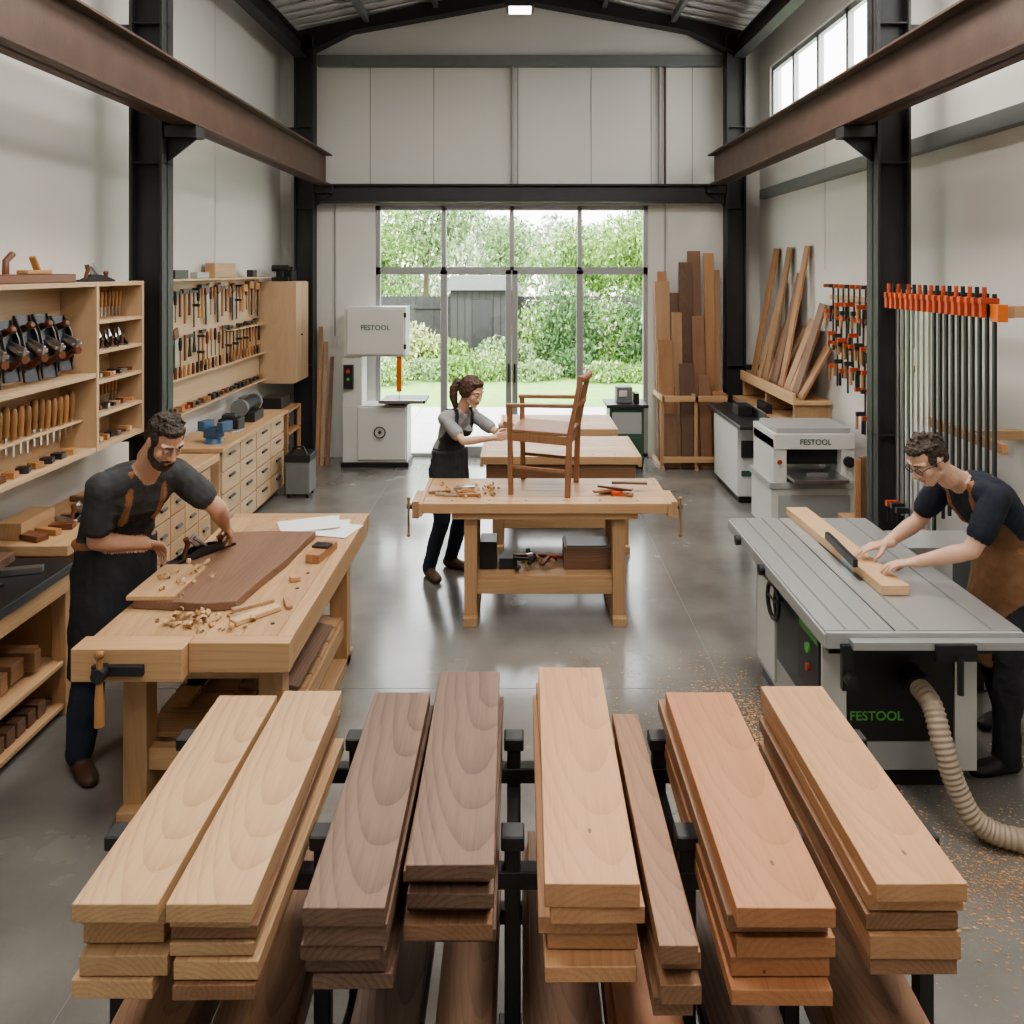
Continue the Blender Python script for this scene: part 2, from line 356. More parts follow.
# ------------------------------------------------------------------ exterior
b=MB('garden_lawn'); b.box(-20,20,15.2,46,-.12,-.04,grassM); b.done(0)
b=MB('garden_patio'); 
for i in range(-9,9):
    for j in range(5): b.box(i*.9+.005,i*.9+.895,YB+.16+j*.81,YB+.96+j*.81,-.12,-.03,paveM)
b.done(0)
def foliage(name,blobs,mat,n,size,seed,trunk=None,fl=None):
    random.seed(seed)
    b=MB(name)
    tot=sum(r[0]*r[2] for c,r in blobs)
    vs=[];fs=[];vs2=[];fs2=[]
    for c,r in blobs:
        for i in range(int(n*r[0]*r[2]/tot)):
            d=V((random.gauss(0,1),random.gauss(0,1),random.gauss(0,1))).normalized()*(random.uniform(.5,1.08))
            p=V((c[0]+d.x*r[0],c[1]+d.y*r[1],max(.0,c[2]+d.z*r[2])))
            q=Euler((random.uniform(0,6),random.uniform(0,6),random.uniform(0,6))).to_matrix(); s=size*random.uniform(.6,1.4)
            A,B=(vs2,fs2) if (fl and random.random()<.12) else (vs,fs)
            o=len(A)
            A+=[p+q@V((-s,0,0)),p+q@V((0,-s*.4,0)),p+q@V((s,0,0)),p+q@V((0,s*.4,0))]; B.append((o,o+1,o+2,o+3))
    b.add(vs,fs,mat)
    if vs2: b.add(vs2,fs2,fl)
    if trunk:
        for t in trunk: b.tube(t[0],t[1],bark,8)
    return b.done(0,recalc=False)
random.seed(3)
sid=10
for i in range(17):
    x=-6.5+i*.85; y=18.6+random.uniform(-.3,.9); h=random.uniform(.18,.42)
    foliage('garden_shrub',[((x+random.uniform(-.3,.3),y+random.uniform(-.3,.3),h*.7),(random.uniform(.3,.6),.4,h)) for k in range(3)],random.Random(i*7).choice([leaf1,leaf3,leaf1,leaf2,leafT]),1600,.05,sid,fl=flow if i%3==1 else None); sid+=1
for i,(x,h,m) in enumerate([(-7,1.3,leaf1),(-5.4,1.0,leaf3),(-4.0,1.25,leaf1),(-2.9,.8,leaf3),(-1.9,.5,leaf1),(-.6,.6,leafT),(.5,1.35,leaf1),(1.3,1.55,leaf2),(2.3,1.4,leaf1),(3.2,1.5,leaf2),(4.4,1.4,leaf1),(6,1.5,leaf1)]):
    rr=random.Random(i+50); y=20.8+rr.uniform(-.3,.4)
    foliage('garden_hedge',[((x+rr.uniform(-.4,.4),y,h*.55),(.75,.5,h*rr.uniform(.6,.9))) for k in range(3)],m,3200,.065,sid,fl=flow if i in(3,6,8) else None); sid+=1
for i,(x,y,h) in enumerate([(-8.5,27,5),(-5.0,26.5,4.6),(-3.4,29,5.2),(-.9,33,5.0),(2.6,28,4.4),(5.0,28,5.5),(8,27,5),(3.9,24.8,4.8),(-6.5,24.8,4.4)]):
    rr=random.Random(i+90)
    bl=[((x+rr.uniform(-1.2,1.2),y+rr.uniform(-.8,.8),h*rr.uniform(.42,.95)),(rr.uniform(.6,1.1),.8,rr.uniform(.5,.9))) for k in range(8)]
    tr=[([(x,y,-.05),(x+.1,y,h*.5),(x,y,h*.85)],[.13,.09,.04])]+[([(x+.05,y,h*.45),(c[0],c[1],c[2])],[.05,.02]) for c,r in bl[:5]]
    foliage('garden_tree',bl,(leafT,leaf1,leafT)[i%3],4800,.09,sid,trunk=tr); sid+=1
rr=random.Random(400)
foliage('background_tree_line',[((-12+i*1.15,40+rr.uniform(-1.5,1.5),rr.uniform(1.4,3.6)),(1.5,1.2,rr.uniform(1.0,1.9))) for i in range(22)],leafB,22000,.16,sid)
foliage('cordyline_plant',[((3.0,17.4,1.55),(.35,.35,.35))],leafT,700,.16,901,trunk=[([(3.0,17.4,-.04),(2.97,17.4,.8),(3.0,17.4,1.5)],[.05,.045,.04])])
b=MB('garden_fence')
for i in range(76): b.box(-10+i*.26,-10+i*.26+.258,23.4+.015*(i%2),23.44+.015*(i%2),-.04,1.75,fenceM)
b.box(-10,9.8,23.36,23.4,1.4,1.5,fenceM)
b.done(0)
b=MB('garden_shed'); b.box(-1.9,-.15,22.3,23.3,-.04,1.95,fenceM); b.prism([(-2.1,22.1,1.95),(.05,22.1,1.95),(-.2,22.1,2.35),(-1.85,22.1,2.35)],(0,1.25,0),grayP); b.box(-1.3,-.75,22.28,22.299,0,1.7,steelD)
for i in range(9): b.box(-1.9+i*.195,-1.885+i*.195,22.285,22.299,0,1.94,steelD)
b.done(.01)
# ------------------------------------------------------------------ timber rack
b=MB('steel_timber_rack')
RZ=.872
PX=[-1.09,-.537,-.02,.455,.735,1.10]
for Y in(2.24,2.70):
    b.box(-1.14,1.14,Y-.024,Y+.024,RZ-.05,RZ,steelD); b.box(-1.14,1.14,Y-.024,Y+.024,.36,.408,steelD)
    for x in PX:
        b.box(x-.022,x+.022,Y-.022,Y+.022,0,RZ+.075,steelD); b.box(x-.032,x+.032,Y-.032,Y+.032,RZ+.06,RZ+.10,steelD)
        b.box(x-.05,x+.05,Y-.05,Y+.05,0,.012,steelD)
for x in PX:
    b.box(x-.018,x+.018,2.24,2.70,.1,.14,steelD); b.box(x-.018,x+.018,2.24,2.70,RZ-.1,RZ-.06,steelD)
b.done(.004)
random.seed(21)
def stack(name,xc,w,y0,y1,zt,mats,zb=RZ+.001,n=6,t0=.042):
    b=MB(name)
    H=zt-zb; g=.004; rest=[random.choice([.028,.032,.036,.040]) for _ in range(n-1)]; sc=(H-t0-g*(n-1))/sum(rest); ths=[t0]+[r*sc for r in rest]
    z1=zt
    for i,th in enumerate(ths):
        top=i==0
        dx=0 if top else random.uniform(-.012,.012); ya=y0+(0 if top else random.uniform(.0,.06)); yb=y1+(0 if top else random.uniform(-.06,.05))
        ww=w*(1 if top else random.uniform(.95,1.07))
        b.bx((xc+dx,(ya+yb)/2,z1-th/2),(ww,yb-ya,th),mats[0] if top else random.choice(mats),(0,0,random.uniform(-.013,.013)))
        z1-=th+g
    b.done(.0025,2)
stack('oak_board_stack',-.895,.190,1.81,2.70,1.1,[oakY],n=5)
stack('oak_board_stack',-.688,.190,1.81,2.73,1.1,[oakY,oakY,brnY],n=6)
stack('walnut_board_stack',-.388,.182,1.80,2.72,1.1,[walY],n=5)
stack('walnut_board_stack',-.170,.208,1.93,2.86,1.1,[walY,walY,brnY],n=6,t0=.035)
stack('cherry_board_stack',.170,.218,1.87,2.89,1.1,[cheY,brnY,cheY],n=5,t0=.055)
stack('brown_board_stack',.342,.084,1.76,2.68,1.05,[brnY],n=4)
stack('cherry_board_stack',.588,.218,1.80,2.72,1.1,[cherY,cherY,brnY],n=5,t0=.045)
stack('cherry_board_stack',.915,.208,1.87,2.76,1.1,[cheY,brnY,brnY,brnY],n=5,t0=.042)
for x,w,m in((-.94,.19,brnY),(-.70,.2,brnY),(-.36,.18,walY),(-.15,.15,brnY),(.12,.19,brnY),(.33,.17,cherY),(.60,.2,walY),(.92,.24,brnY)):
    stack('lower_timber_stack',x,w,1.75,2.85,.416+random.choice([.09,.135,.18]),[m,brnY],zb=.409,n=3)
# ------------------------------------------------------------------ tools helpers
def bench_plane(b,M,l=.36):
    old=b.M; b.M=old@M
    h=l/2
    b.prism([(-h,-.033,0),(h,-.033,0),(h,-.033,.012),(h*.35,-.033,.045),(-h*.2,-.033,.05),(-h*.75,-.033,.014),(-h,-.033,.012)],(0,.006,0),iron)
    b.prism([(-h,.027,0),(h,.027,0),(h,.027,.012),(h*.35,.027,.045),(-h*.2,.027,.05),(-h*.75,.027,.014),(-h,.027,.012)],(0,.006,0),iron)
    b.box(-h,h,-.033,.033,0,.008,iron)
    b.beam((h*.12,0,.02),(-h*.3,0,.115),.05,.012,steel,(0,1,0)); b.prism([(h*.15,-.022,.03),(h*.1,-.022,.055),(-h*.22,-.022,.115),(-h*.3,-.022,.105)],(0,.044,0),steel)
    b.tube([(h*.6,0,.008),(h*.6,0,.03),(h*.6,0,.05),(h*.6,0,.06),(h*.6,0,.075)],[.016,.012,.014,.019,.01],darkW,10)
    b.tube([(-h*.52,0,.01),(-h*.5,0,.045),(-h*.42,0,.08),(-h*.48,0,.115)],[.018,.013,.014,.016],darkW,8)
    b.M=old
def chisel(b,p,h=.2,s=1):
    x,y,z=p
    b.tube([(x,y,z),(x,y,z+.03*s),(x,y,z+.07*s),(x,y,z+.11*s),(x,y,z+.12*s)],[.009*s,.012*s,.015*s,.014*s,.008*s],handleW,8)
    b.box(x-.003,x+.003,y-.007*s,y+.007*s,z-h+.1,z,steel)
# ------------------------------------------------------------------ left workbench
bx0,bx1,by0,by1,bz=-1.9,-1.02,3.58,5.46,.87
b=MB('joiners_workbench')
nb=5; ww=(bx1-.062-bx0)/nb
for i in range(nb): b.box(bx0+i*ww,bx0+(i+1)*ww-.001,by0+.07,by1-.031,bz-.085,bz,bchY)
b.box(bx0-.005,bx1+.012,by1-.03,by1+.03,bz-.1,bz+.0015,bchX)
b.box(bx0+.452,bx1+.012,by0,by0+.069,bz-.13,bz+.0015,bchX)
b.box(bx0-.03,bx0+.45,by0-.06,by0+.068,bz-.14,bz+.002,bchX)
b.box(bx1-.061,bx1+.01,by0+.07,by1-.031,bz-.13,bz+.001,bchY)
LY=(3.8,5.2)
for x in(bx0+.14,bx1-.12):
    for y in LY: b.box(x-.055,x+.055,y-.055,y+.055,0,bz-.085,bchZ)
    b.box(x-.035,x+.035,LY[0],LY[1],.2,.3,bchY); b.box(x-.055,x+.055,LY[0]-.12,LY[1]+.12,0,.06,bchY)
for y in LY: b.box(bx0+.14,bx1-.12,y-.03,y+.03,.2,.3,bchX); b.box(bx0+.14,bx1-.12,y-.03,y+.03,.62,.72,bchX)
for i in range(7): b.box(bx0+.12,bx1-.1,LY[0]+.06+i*.19,LY[0]+.235+i*.19,.3,.325,bchX)
for i in range(8): b.cyl((bx1-.12,by0+.2+i*.21,bz-.002),(bx1-.12,by0+.2+i*.21,bz+.0015),.011,blackP,seg=12)
vx=bx0+.12
b.box(vx-.05,vx+.17,by0-.085,by0-.06,bz-.105,bz-.06,iron); b.cyl((vx,by0-.06,bz-.085),(vx,by0-.13,bz-.085),.03,iron); 
b.cyl((vx,by0-.11,bz+.0),(vx,by0-.11,bz-.30),.012,handleW); b.ell((vx,by0-.11,bz+.0),.021,handleW); b.tube([(vx,by0-.11,bz-.12),(vx,by0-.11,bz-.2),(vx,by0-.11,bz-.30)],[.014,.020,.021],handleW,12)
b.done(.004,2)
b=MB('timber_offcuts')
random.seed(5)
for i in range(9): b.bx((random.uniform(-1.7,-1.28),4.15+random.random()*.7,.34+.028*(i//3)),(.1,.6,.026),random.choice([brnY,walY,cheY]),(0,0,random.uniform(-.12,.12)))
for i in range(5): b.bx((-1.34+.05*i,4.4,.44),(.1,.7,.025),random.choice([brnY,walY]),(0,.2,random.uniform(-.1,.1)))
b.done(.002)
b=MB('walnut_slab')
pts=[(-1.86,3.94),(-1.5,3.9),(-1.36,3.93),(-1.33,4.2),(-1.28,4.5),(-1.26,4.8),(-1.24,4.98),(-1.55,4.99),(-1.78,4.96),(-1.85,4.5)]
b.prism([(x,y,bz+.002) for x,y in pts],(0,0,.042),slabY); b.done(.004,2)
SZ=bz+.044
b=MB('oak_offcut_board'); b.box(-1.89,-1.66,3.93,4.36,SZ+.001,SZ+.022,oakY); b.done(.002)
b=MB('jointer_plane'); ang=math.atan2(.33,.2); 
bench_plane(b,TR((-1.775,4.57,SZ+.001),rz=ang),.42); b.done(.0015)
b=MB('wood_shavings')
random.seed(9)
def curl(b,p,mat,r=.018,w=.02,turn=5.5):
    a0=random.uniform(0,6); R=Euler((random.uniform(-.5,.5),random.uniform(-.5,.5),random.uniform(0,6))).to_matrix(); vs=[];n=14
    for i in range(n):
        a=a0+turn*i/n; rr=r*(1-.5*i/n)
        for t in(-.5,.5): vs.append(V(p)+R@V((rr*math.cos(a),t*w+.001*i,rr*math.sin(a)+r*.9)))
    b.add(vs,[(2*i,2*i+1,2*i+3,2*i+2) for i in range(n-1)],mat,True)
for i in range(44): curl(b,(random.gauss(-1.52,.11),random.gauss(3.79,.06),bz+.001),shavM,random.uniform(.010,.022))
for i in range(14): curl(b,(random.gauss(-1.7,.06),random.gauss(4.2,.1),SZ+.02),shavM,random.uniform(.012,.02))
b.done(0,recalc=False)
b=MB('drawing_paper')
for i,(x,y,r) in enumerate([(-1.27,5.2,.1),(-1.2,5.14,-.25),(-1.35,5.23,.4)]): b.bx((x,y,bz+.003+i*.0025),(.36,.26,.002),paperM,(0,0,r))
b.bx((-1.3,5.2,bz+.02),(.3,.2,.002),paperM,(.08,-.06,.2)); b.done(0)
b=MB('marking_block'); b.box(-1.17,-1.09,4.55,4.8,bz+.001,bz+.05,orgZ,(0,0,-.2)); b.box(-1.18,-1.08,4.65,4.72,bz+.05,bz+.065,iron,(0,0,-.2)); b.done(.003)
b=MB('small_wood_blocks')
b.bx((-1.18,4.3,bz+.014),(.05,.05,.024),cheY,(0,0,.5)); b.bx((-1.24,3.85,bz+.014),(.06,.24,.022),mapY,(0,0,-.7)); b.bx((-1.27,3.9,bz+.036),(.03,.2,.018),oakY,(0,0,-.9)); b.bx((-1.13,3.99,bz+.011),(.03,.12,.016),cheY,(0,0,.4)); b.done(.002)
# ------------------------------------------------------------------ benches middle
def bench(name,x0,x1,y0,y1,z,vise=True,shelf=True,apron=.05,apm=None):
    b=MB(name); n=4; w=(y1-y0)/n
    for i in range(n): b.box(x0,x1,y0+i*w,y0+(i+1)*w-.001,z-.07,z,bchX)
    b.box(x0-.03,x0-.001,y0-.005,y1+.005,z-.09,z+.001,bchY); b.box(x1+.001,x1+.03,y0-.005,y1+.005,z-.09,z+.001,bchY)
    b.box(x0+(.2 if vise else .02),x1-(.2 if vise else .02),y0+.03,y0+.06,z-.07-apron,z-.07,apm or bchX)
    lx=(x0+.33,x1-.33) if x1-x0>1.5 else (x0+.12,x1-.12); ly=(y0+.12,y1-.12)
    for x in lx:
        for y in ly: b.box(x-.045,x+.045,y-.045,y+.045,0,z-.07,bchZ)
        b.box(x-.05,x+.05,y0+.02,y1-.02,0,.06,bchY); b.box(x-.03,x+.03,ly[0],ly[1],z-.18,z-.08,bchY)
    for y in ly: b.box(lx[0],lx[1],y-.02,y+.02,.2,.3,bchX)
    if shelf: b.box(lx[0],lx[1],ly[0],ly[1],.3,.325,bchX)
    if vise:
        for sx,xe in((-1,x0-.03),(1,x1+.03)):
            b.box(min(xe,xe+sx*.05),max(xe,xe+sx*.05),y0+.05,y0+.35,z-.12,z,bchY)
            b.cyl((xe+sx*.05,y0+.15,z-.06),(xe+sx*.1,y0+.15,z-.06),.02,iron); b.cyl((xe+sx*.085,y0+.13,z+.0),(xe+sx*.085,y0+.13,z-.26),.008,handleW); b.ell((xe+sx*.085,y0+.13,z+.0),.014,handleW); b.ell((xe+sx*.085,y0+.13,z-.26),.015,handleW)
    for i in range(6): b.cyl((x0+.2+i*(x1-x0-.4)/5,y0+.08,z-.001),(x0+.2+i*(x1-x0-.4)/5,y0+.08,z+.001),.01,blackP,seg=10)
    b.done(.004,2)
bench('assembly_workbench',-.68,1.03,5.72,6.42,.87)
bench('low_workbench',-.32,1.04,7.2,8.1,.86,vise=False,apron=.15,apm=dkbX)
bench('low_workbench',-.18,.98,8.45,9.3,.86,vise=False,apron=.1,apm=dkbX)
b=MB('bench_shelf_clutter'); random.seed(4)
Z=.327
b.box(.32,.66,5.95,6.2,Z,Z+.16,walX); b.box(.34,.64,5.97,6.18,Z+.155,Z+.165,blackP)
b.box(-.29,-.17,5.95,6.15,Z,Z+.2,blackP); b.box(-.15,-.02,5.95,6.1,Z,Z+.08,steelD)
for i in range(16): b.bx((random.uniform(-.02,.28),random.uniform(5.9,6.15),Z+.02+random.random()*.06),(random.uniform(.05,.16),.03,.02),random.choice([handleW,steel,blackP,darkW,redP]),(0,random.uniform(-.4,.4),random.uniform(0,3)))
b.done(.002)
b=MB('bench_top_tools'); Z=.872
for i in range(5): b.bx((random.uniform(-.6,-.25),random.uniform(5.85,6.15),Z+.012),(.16,.022,.02),random.choice([handleW,steel]),(0,0,random.uniform(-.8,.8)))
for i in range(4): b.bx((.70+random.uniform(-.1,.12),5.98+random.uniform(-.08,.15),Z+.01+.018*i),(.26,.04,.016),random.choice([chairW,darkW,walX]),(0,0,random.uniform(-.5,.5)))
b.box(.66,.74,5.9,5.94,Z,Z+.03,redP)
b.tube([(-.45,5.95,Z+.012),(-.4,5.97,Z+.03),(-.32,5.96,Z+.014)],.012,handleW,8); b.done(.0015)
b=MB('bench_shavings'); 
for i in range(30): curl(b,(random.uniform(-.62,-.15),random.uniform(5.85,6.2),Z),shavM,random.uniform(.01,.02))
b.done(0,recalc=False)
# chair
b=MB('wooden_armchair'); b.M=TR((.19,6.13,.871),rz=math.pi+math.radians(-12))
for y in(-.22,.22):
    b.beam((.215,y,0),(.225,y,.64),.032,.036,chairW)
    b.beam((-.20,y,0),(-.215,y,.45),.034,.042,chairW); b.beam((-.215,y,.44),(-.30,y,.87),.032,.038,chairW)
    b.beam((-.245,y,.655),(.25,y,.645),.05,.026,chairW,(0,0,1))
    b.beam((-.21,y,.40),(.22,y,.42),.024,.06,chairW); b.beam((-.21,y,.18),(.22,y,.2),.018,.025,chairW)
b.beam((.22,-.22,.42),(.22,.22,.42),.024,.06,chairW); b.beam((-.21,-.22,.40),(-.21,.22,.40),.024,.06,chairW)
b.bx((0,0,.455),(.45,.46,.022),chairW,(0,-.04,0))
b.tube([(-.295,-.235,.845),(-.32,-.1,.85),(-.325,0,.85),(-.32,.1,.85),(-.295,.235,.845)],.024,chairW,8)
b.tube([(-.265,-.22,.66),(-.29,0,.66),(-.265,.22,.66)],.016,chairW,8)
b.beam((-.235,-.22,.53),(-.235,.22,.53),.02,.03,chairW)
for y in(-.12,-.04,.04,.12): b.beam((-.24,y,.53),(-.318,y,.84),.012,.026,chairW,(0,1,0))
b.done(.004,2)
# ------------------------------------------------------------------ table saw
b=MB('cabinet_table_saw')
x0,x1,y0,y1,z=1.38,2.27,3.69,5.39,.87
b.box(x0,x0+.31,y0+.021,y1,z-.045,z,sawtop); b.box(x0+.32,x1,y0+.021,y1,z-.045,z,sawtop)
b.box(x0-.012,x0-.001,y0,y1,z-.07,z-.01,lgrey); b.box(x0,x1,y0,y0+.02,z-.075,z-.004,lgrey)
b.box(x0+.03,x1-.03,y0+.05,y1-.05,z-.12,z-.045,blackP)
for xx in(x0+.09,x0+.2,x0+.42,x0+.75): b.box(xx,xx+.014,y0+.03,y1,z-.001,z+.0006,grayP)
b.box(x0+.40,x0+.56,4.3,4.9,z-.001,z+.001,blackP)
b.prism([(x0+.42,4.42,z),(x0+.42,4.80,z),(x0+.42,4.78,z+.07),(x0+.42,4.66,z+.11),(x0+.42,4.5,z+.08)],(-.004,0,0),steel)
b.beam((x0+.38,4.3,z+.09),(x0+.38,4.7,z+.11),.025,.04,blackP)
b.box(x0+.1,x1+.06,y0-.05,y0-.001,z-.06,z-.025,sawtop)
cx0,cx1,cy0,cy1=1.47,2.18,3.95,5.1
b.box(cx0,cx1,cy0,cy1,.1,z-.12,lgrey); b.box(cx0+.03,cx1-.03,cy0+.03,cy1-.03,0,.1,blackP)
b.box(cx0-.012,cx0-.001,cy0+.02,cy1-.45,.3,z-.14,blackP); b.box(cx0-.016,cx0-.002,cy0+.04,cy0+.34,.38,.72,steelD)
b.box(cx0-.012,cx0-.001,cy1-.4,cy1-.06,.14,z-.2,whiteP)
b.cyl((cx0-.01,cy0+.62,.66),(cx0-.06,cy0+.62,.66),.02,steel); b.tube([(cx0-.06,cy0+.62+.1*math.cos(a*.5236),.66+.1*math.sin(a*.5236)) for a in range(12)],.012,blackP,8,closed=True)
for a in range(3): b.cyl((cx0-.055,cy0+.62,.66),(cx0-.06,cy0+.62+.1*math.cos(a*2.09),.66+.1*math.sin(a*2.09)),.008,blackP)
b.box(cx0+.1,cx1-.10,cy0-.014,cy0-.001,.24,z-.13,blackP)
b.box(cx0+.0,cx1-.0,cy0-.012,cy0-.001,.1,.235,lgrey)
b.box(cx0-.02,cx0+.095,cy0-.02,cy0-.001,.1,z-.12,whiteP); b.box(cx1-.095,cx1+.01,cy0-.02,cy0-.001,.1,z-.12,whiteP)
b.cyl((cx0-.012,cy0+.18,.60),(cx0-.03,cy0+.18,.60),.025,greenL); b.cyl((cx0-.012,cy0+.18,.50),(cx0-.03,cy0+.18,.50),.02,redP)
b.box(cx0-.018,cx0-.016,cy0+.06,cy0+.32,.66,.70,greenL)
for xx in(x0+.06,): b.box(xx,xx+.05,y0-.03,y0-.001,z-.25,z-.05,blackP)
b.cyl((x0+.085,y0-.03,z-.19),(x0+.085,y0-.08,z-.19),.025,blackP)
b.box(x0+.46,x0+.64,y0-.07,y0-.051,z-.10,z-.03,blackP); b.cyl((x0+.56,y0-.08,z-.08),(x0+.56,y0-.08,z-.24),.014,blackP)
b.cyl((x0-.04,4.6,z-.05),(x0-.012,4.6,z-.05),.03,blackP); b.cyl((x0-.04,5.1,z-.05),(x0-.012,5.1,z-.05),.03,blackP)
b.box(x1+.01,x1+.5,4.82,5.14,z-.045,z-.003,sawtop); b.box(x1+.42,x1+.48,4.86,5.1,0,z-.045,blackP)
b.cyl((cx0+.40,cy0,.56),(cx0+.40,cy0-.10,.55),.058,blackP); b.cyl((cx0+.40,cy0-.08,.55),(cx0+.40,cy0-.11,.545),.064,blackP)
saw=b.done(.004,2)
def lettering(parent,text,loc,size,mat,rot=(math.pi/2,0,0)):
    c=bpy.data.curves.new('lettering','FONT'); c.body=text; c.size=size; c.extrude=.001; c.align_x='CENTER'; c.offset=.0008
    tmp=bpy.data.objects.new('tmp_text',c); SC.collection.objects.link(tmp)
    dg=bpy.context.evaluated_depsgraph_get(); me=bpy.data.meshes.new_from_object(tmp.evaluated_get(dg)); bpy.data.objects.remove(tmp)
    me.materials.clear(); me.materials.append(mat)
    o=bpy.data.objects.new('lettering',me); SC.collection.objects.link(o); o.parent=parent; o.matrix_parent_inverse=Matrix.Translation(-parent.location); o.location=loc; o.rotation_euler=rot
lettering(saw,'FESTOOL',(cx0+.24,cy0-.016,.34),.062,greenL)
b=MB('dust_collection_hose')
ctrl=[V(p) for p in((1.87,3.835,.545),(1.87,3.72,.52),(1.88,3.64,.38),(1.92,3.60,.22),(1.99,3.56,.10),(2.15,3.52,.052),(2.5,3.48,.050),(2.85,3.6,.050),(3.05,3.8,.050))]
pts=[];rs=[]
def cr(p0,p1,p2,p3,t): return .5*((2*p1)+(-p0+p2)*t+(2*p0-5*p1+4*p2-p3)*t*t+(-p0+3*p1-3*p2+p3)*t**3)
for i in range(len(ctrl)-1):
    p=[ctrl[max(0,i-1)],ctrl[i],ctrl[i+1],ctrl[min(len(ctrl)-1,i+2)]]; k0=max(4,int((ctrl[i+1]-ctrl[i]).length/.0055))
    for k in range(k0): pts.append(cr(*p,k/k0))
for i in range(len(pts)): rs.append(.043 if (i//2)%2 else .048)
b.tube(pts,rs,hoseM,18); b.done(0)
b=MB('power_cable'); b.tube([(2.24,4.75,.008),(2.3,4.7,.008),(2.5,4.78,.008),(2.9,4.9,.008)],.006,blackP,6); b.done(0)
b=MB('maple_workpiece_board'); b.bx((1.86,4.78,z+.027),(.14,1.36,.05),mapY,(0,0,.03)); b.done(.003,2)
b=MB('sawdust_scatter'); random.seed(8); vs=[];fs=[]
for i in range(16000):
    k=random.random()
    if k<.45: x,y=random.gauss(1.2,.15),random.gauss(4.25,.36)
    elif k<.8: x,y=random.gauss(2.1,.35),random.gauss(3.35,.22)
    else: x,y=random.uniform(.2,2.6),random.uniform(3.2,5.4)
    if x>3.1: continue
    s=random.uniform(.004,.010) if random.random()<.3 else random.uniform(.002,.005); a=random.random()*6; h=.001+random.random()*.004
    o=len(vs); vs+=[V((x+s*math.cos(a+j*1.57+.3*j),y+s*math.sin(a+j*1.57)*.6,h+(.002 if j==0 else 0))) for j in range(4)]; fs.append((o,o+1,o+2,o+3))
b.add(vs,fs,dustM); b.done(0,recalc=False)
# ------------------------------------------------------------------ left wall cabinet
FX=-2.79; BXX=-3.03
b=MB('tool_wall_cabinet')
zc0,zc1=1.30,2.42; DV=5.40
b.box(-WX+.002,BXX,3.4,6.08,zc0,zc1,plyY)
for z in(zc0,1.79,zc1-.03): b.box(BXX,FX,3.4,DV,z,z+.03,plyY)
for z in(zc0,1.52,1.74,1.94,2.14,zc1-.03): b.box(BXX,FX,DV+.03,6.08,z,z+.022 if z not in(zc0,zc1-.03) else z+.03,plyY)
for y in(3.4,DV,6.05): b.box(BXX,FX+.004,y,y+.03,zc0,zc1,plyZ)
b.box(BXX,BXX+.15,3.43,DV,1.50,1.515,plyY)
b.done(.002)
b=MB('hand_plane_collection')
for i in range(10):
    y=3.6+i*.185
    bench_plane(b,TR((BXX+.08,y,2.03),rz=math.radians(-28),s=1.45)@Euler((0,math.radians(74),0)).to_matrix().to_4x4()@Euler((0,0,math.pi)).to_matrix().to_4x4(),.28 if i%3 else .25)
for i in range(4):
    y=5.52+i*.14; bench_plane(b,TR((BXX+.12,y,1.963),rz=-.6),.15)
b.done(.001)
b=MB('chisel_collection'); random.seed(77)
for i in range(28): chisel(b,(BXX+.11,3.5+i*.068,1.53+random.uniform(-.015,.02)),.2,1.5)
for i in range(11): chisel(b,(BXX+.08,5.48+i*.05,1.62),.16,.9)
for i in range(11): chisel(b,(BXX+.1,5.48+i*.052,2.24),.17,.95)
b.done(.001)
b=MB('shelf_tools'); random.seed(12)
for z in(1.543,1.763,1.331):
    for i in range(7):
        b.bx((BXX+.16,5.49+i*.078,z+.022),(random.uniform(.05,.12),.03,random.uniform(.02,.04)),random.choice([handleW,steel,darkW,iron,mapY]),(0,0,random.uniform(-.4,.4)))
for i in range(15): b.bx((BXX+.17,3.52+i*.12,1.35),(.07,.06,.035),random.choice([darkW,handleW,iron,walY]),(0,0,random.uniform(-.3,.3)))
b.done(.002)
b=MB('wooden_jointer_plane'); b.box(-2.93,-2.84,4.1,5.25,2.421,2.475,darkW); b.box(-2.92,-2.85,4.75,5.0,2.475,2.50,orgZ); b.tube([(-2.885,4.6,2.47),(-2.885,4.6,2.55),(-2.885,4.66,2.59)],[.02,.018,.02],darkW,8); b.beam((-2.885,4.92,2.47),(-2.885,4.85,2.58),.04,.02,handleW,(0,1,0)); b.done(.006,2)
b=MB('smoothing_plane'); bench_plane(b,TR((-2.9,5.6,2.421),rz=.9),.24); b.done(.001)
b=MB('pegboard_tool_panel')
b.box(-WX+.002,-3.15,7.0,9.9,1.18,2.42,plyY)
b.box(-3.15,-3.02,7.0,9.9,2.40,2.42,plyY); b.box(-3.15,-3.05,7.0,9.9,1.18,1.2,plyY); b.box(-3.15,-3.03,7.0,7.02,1.18,2.42,plyZ)
b.box(-3.15,-3.06,7.02,9.9,1.5,1.515,plyY); b.box(-3.15,-3.06,8.7,9.9,1.85,1.865,plyY)
b.done(.002)
b=MB('hanging_hand_tools'); random.seed(31)
X=-3.12
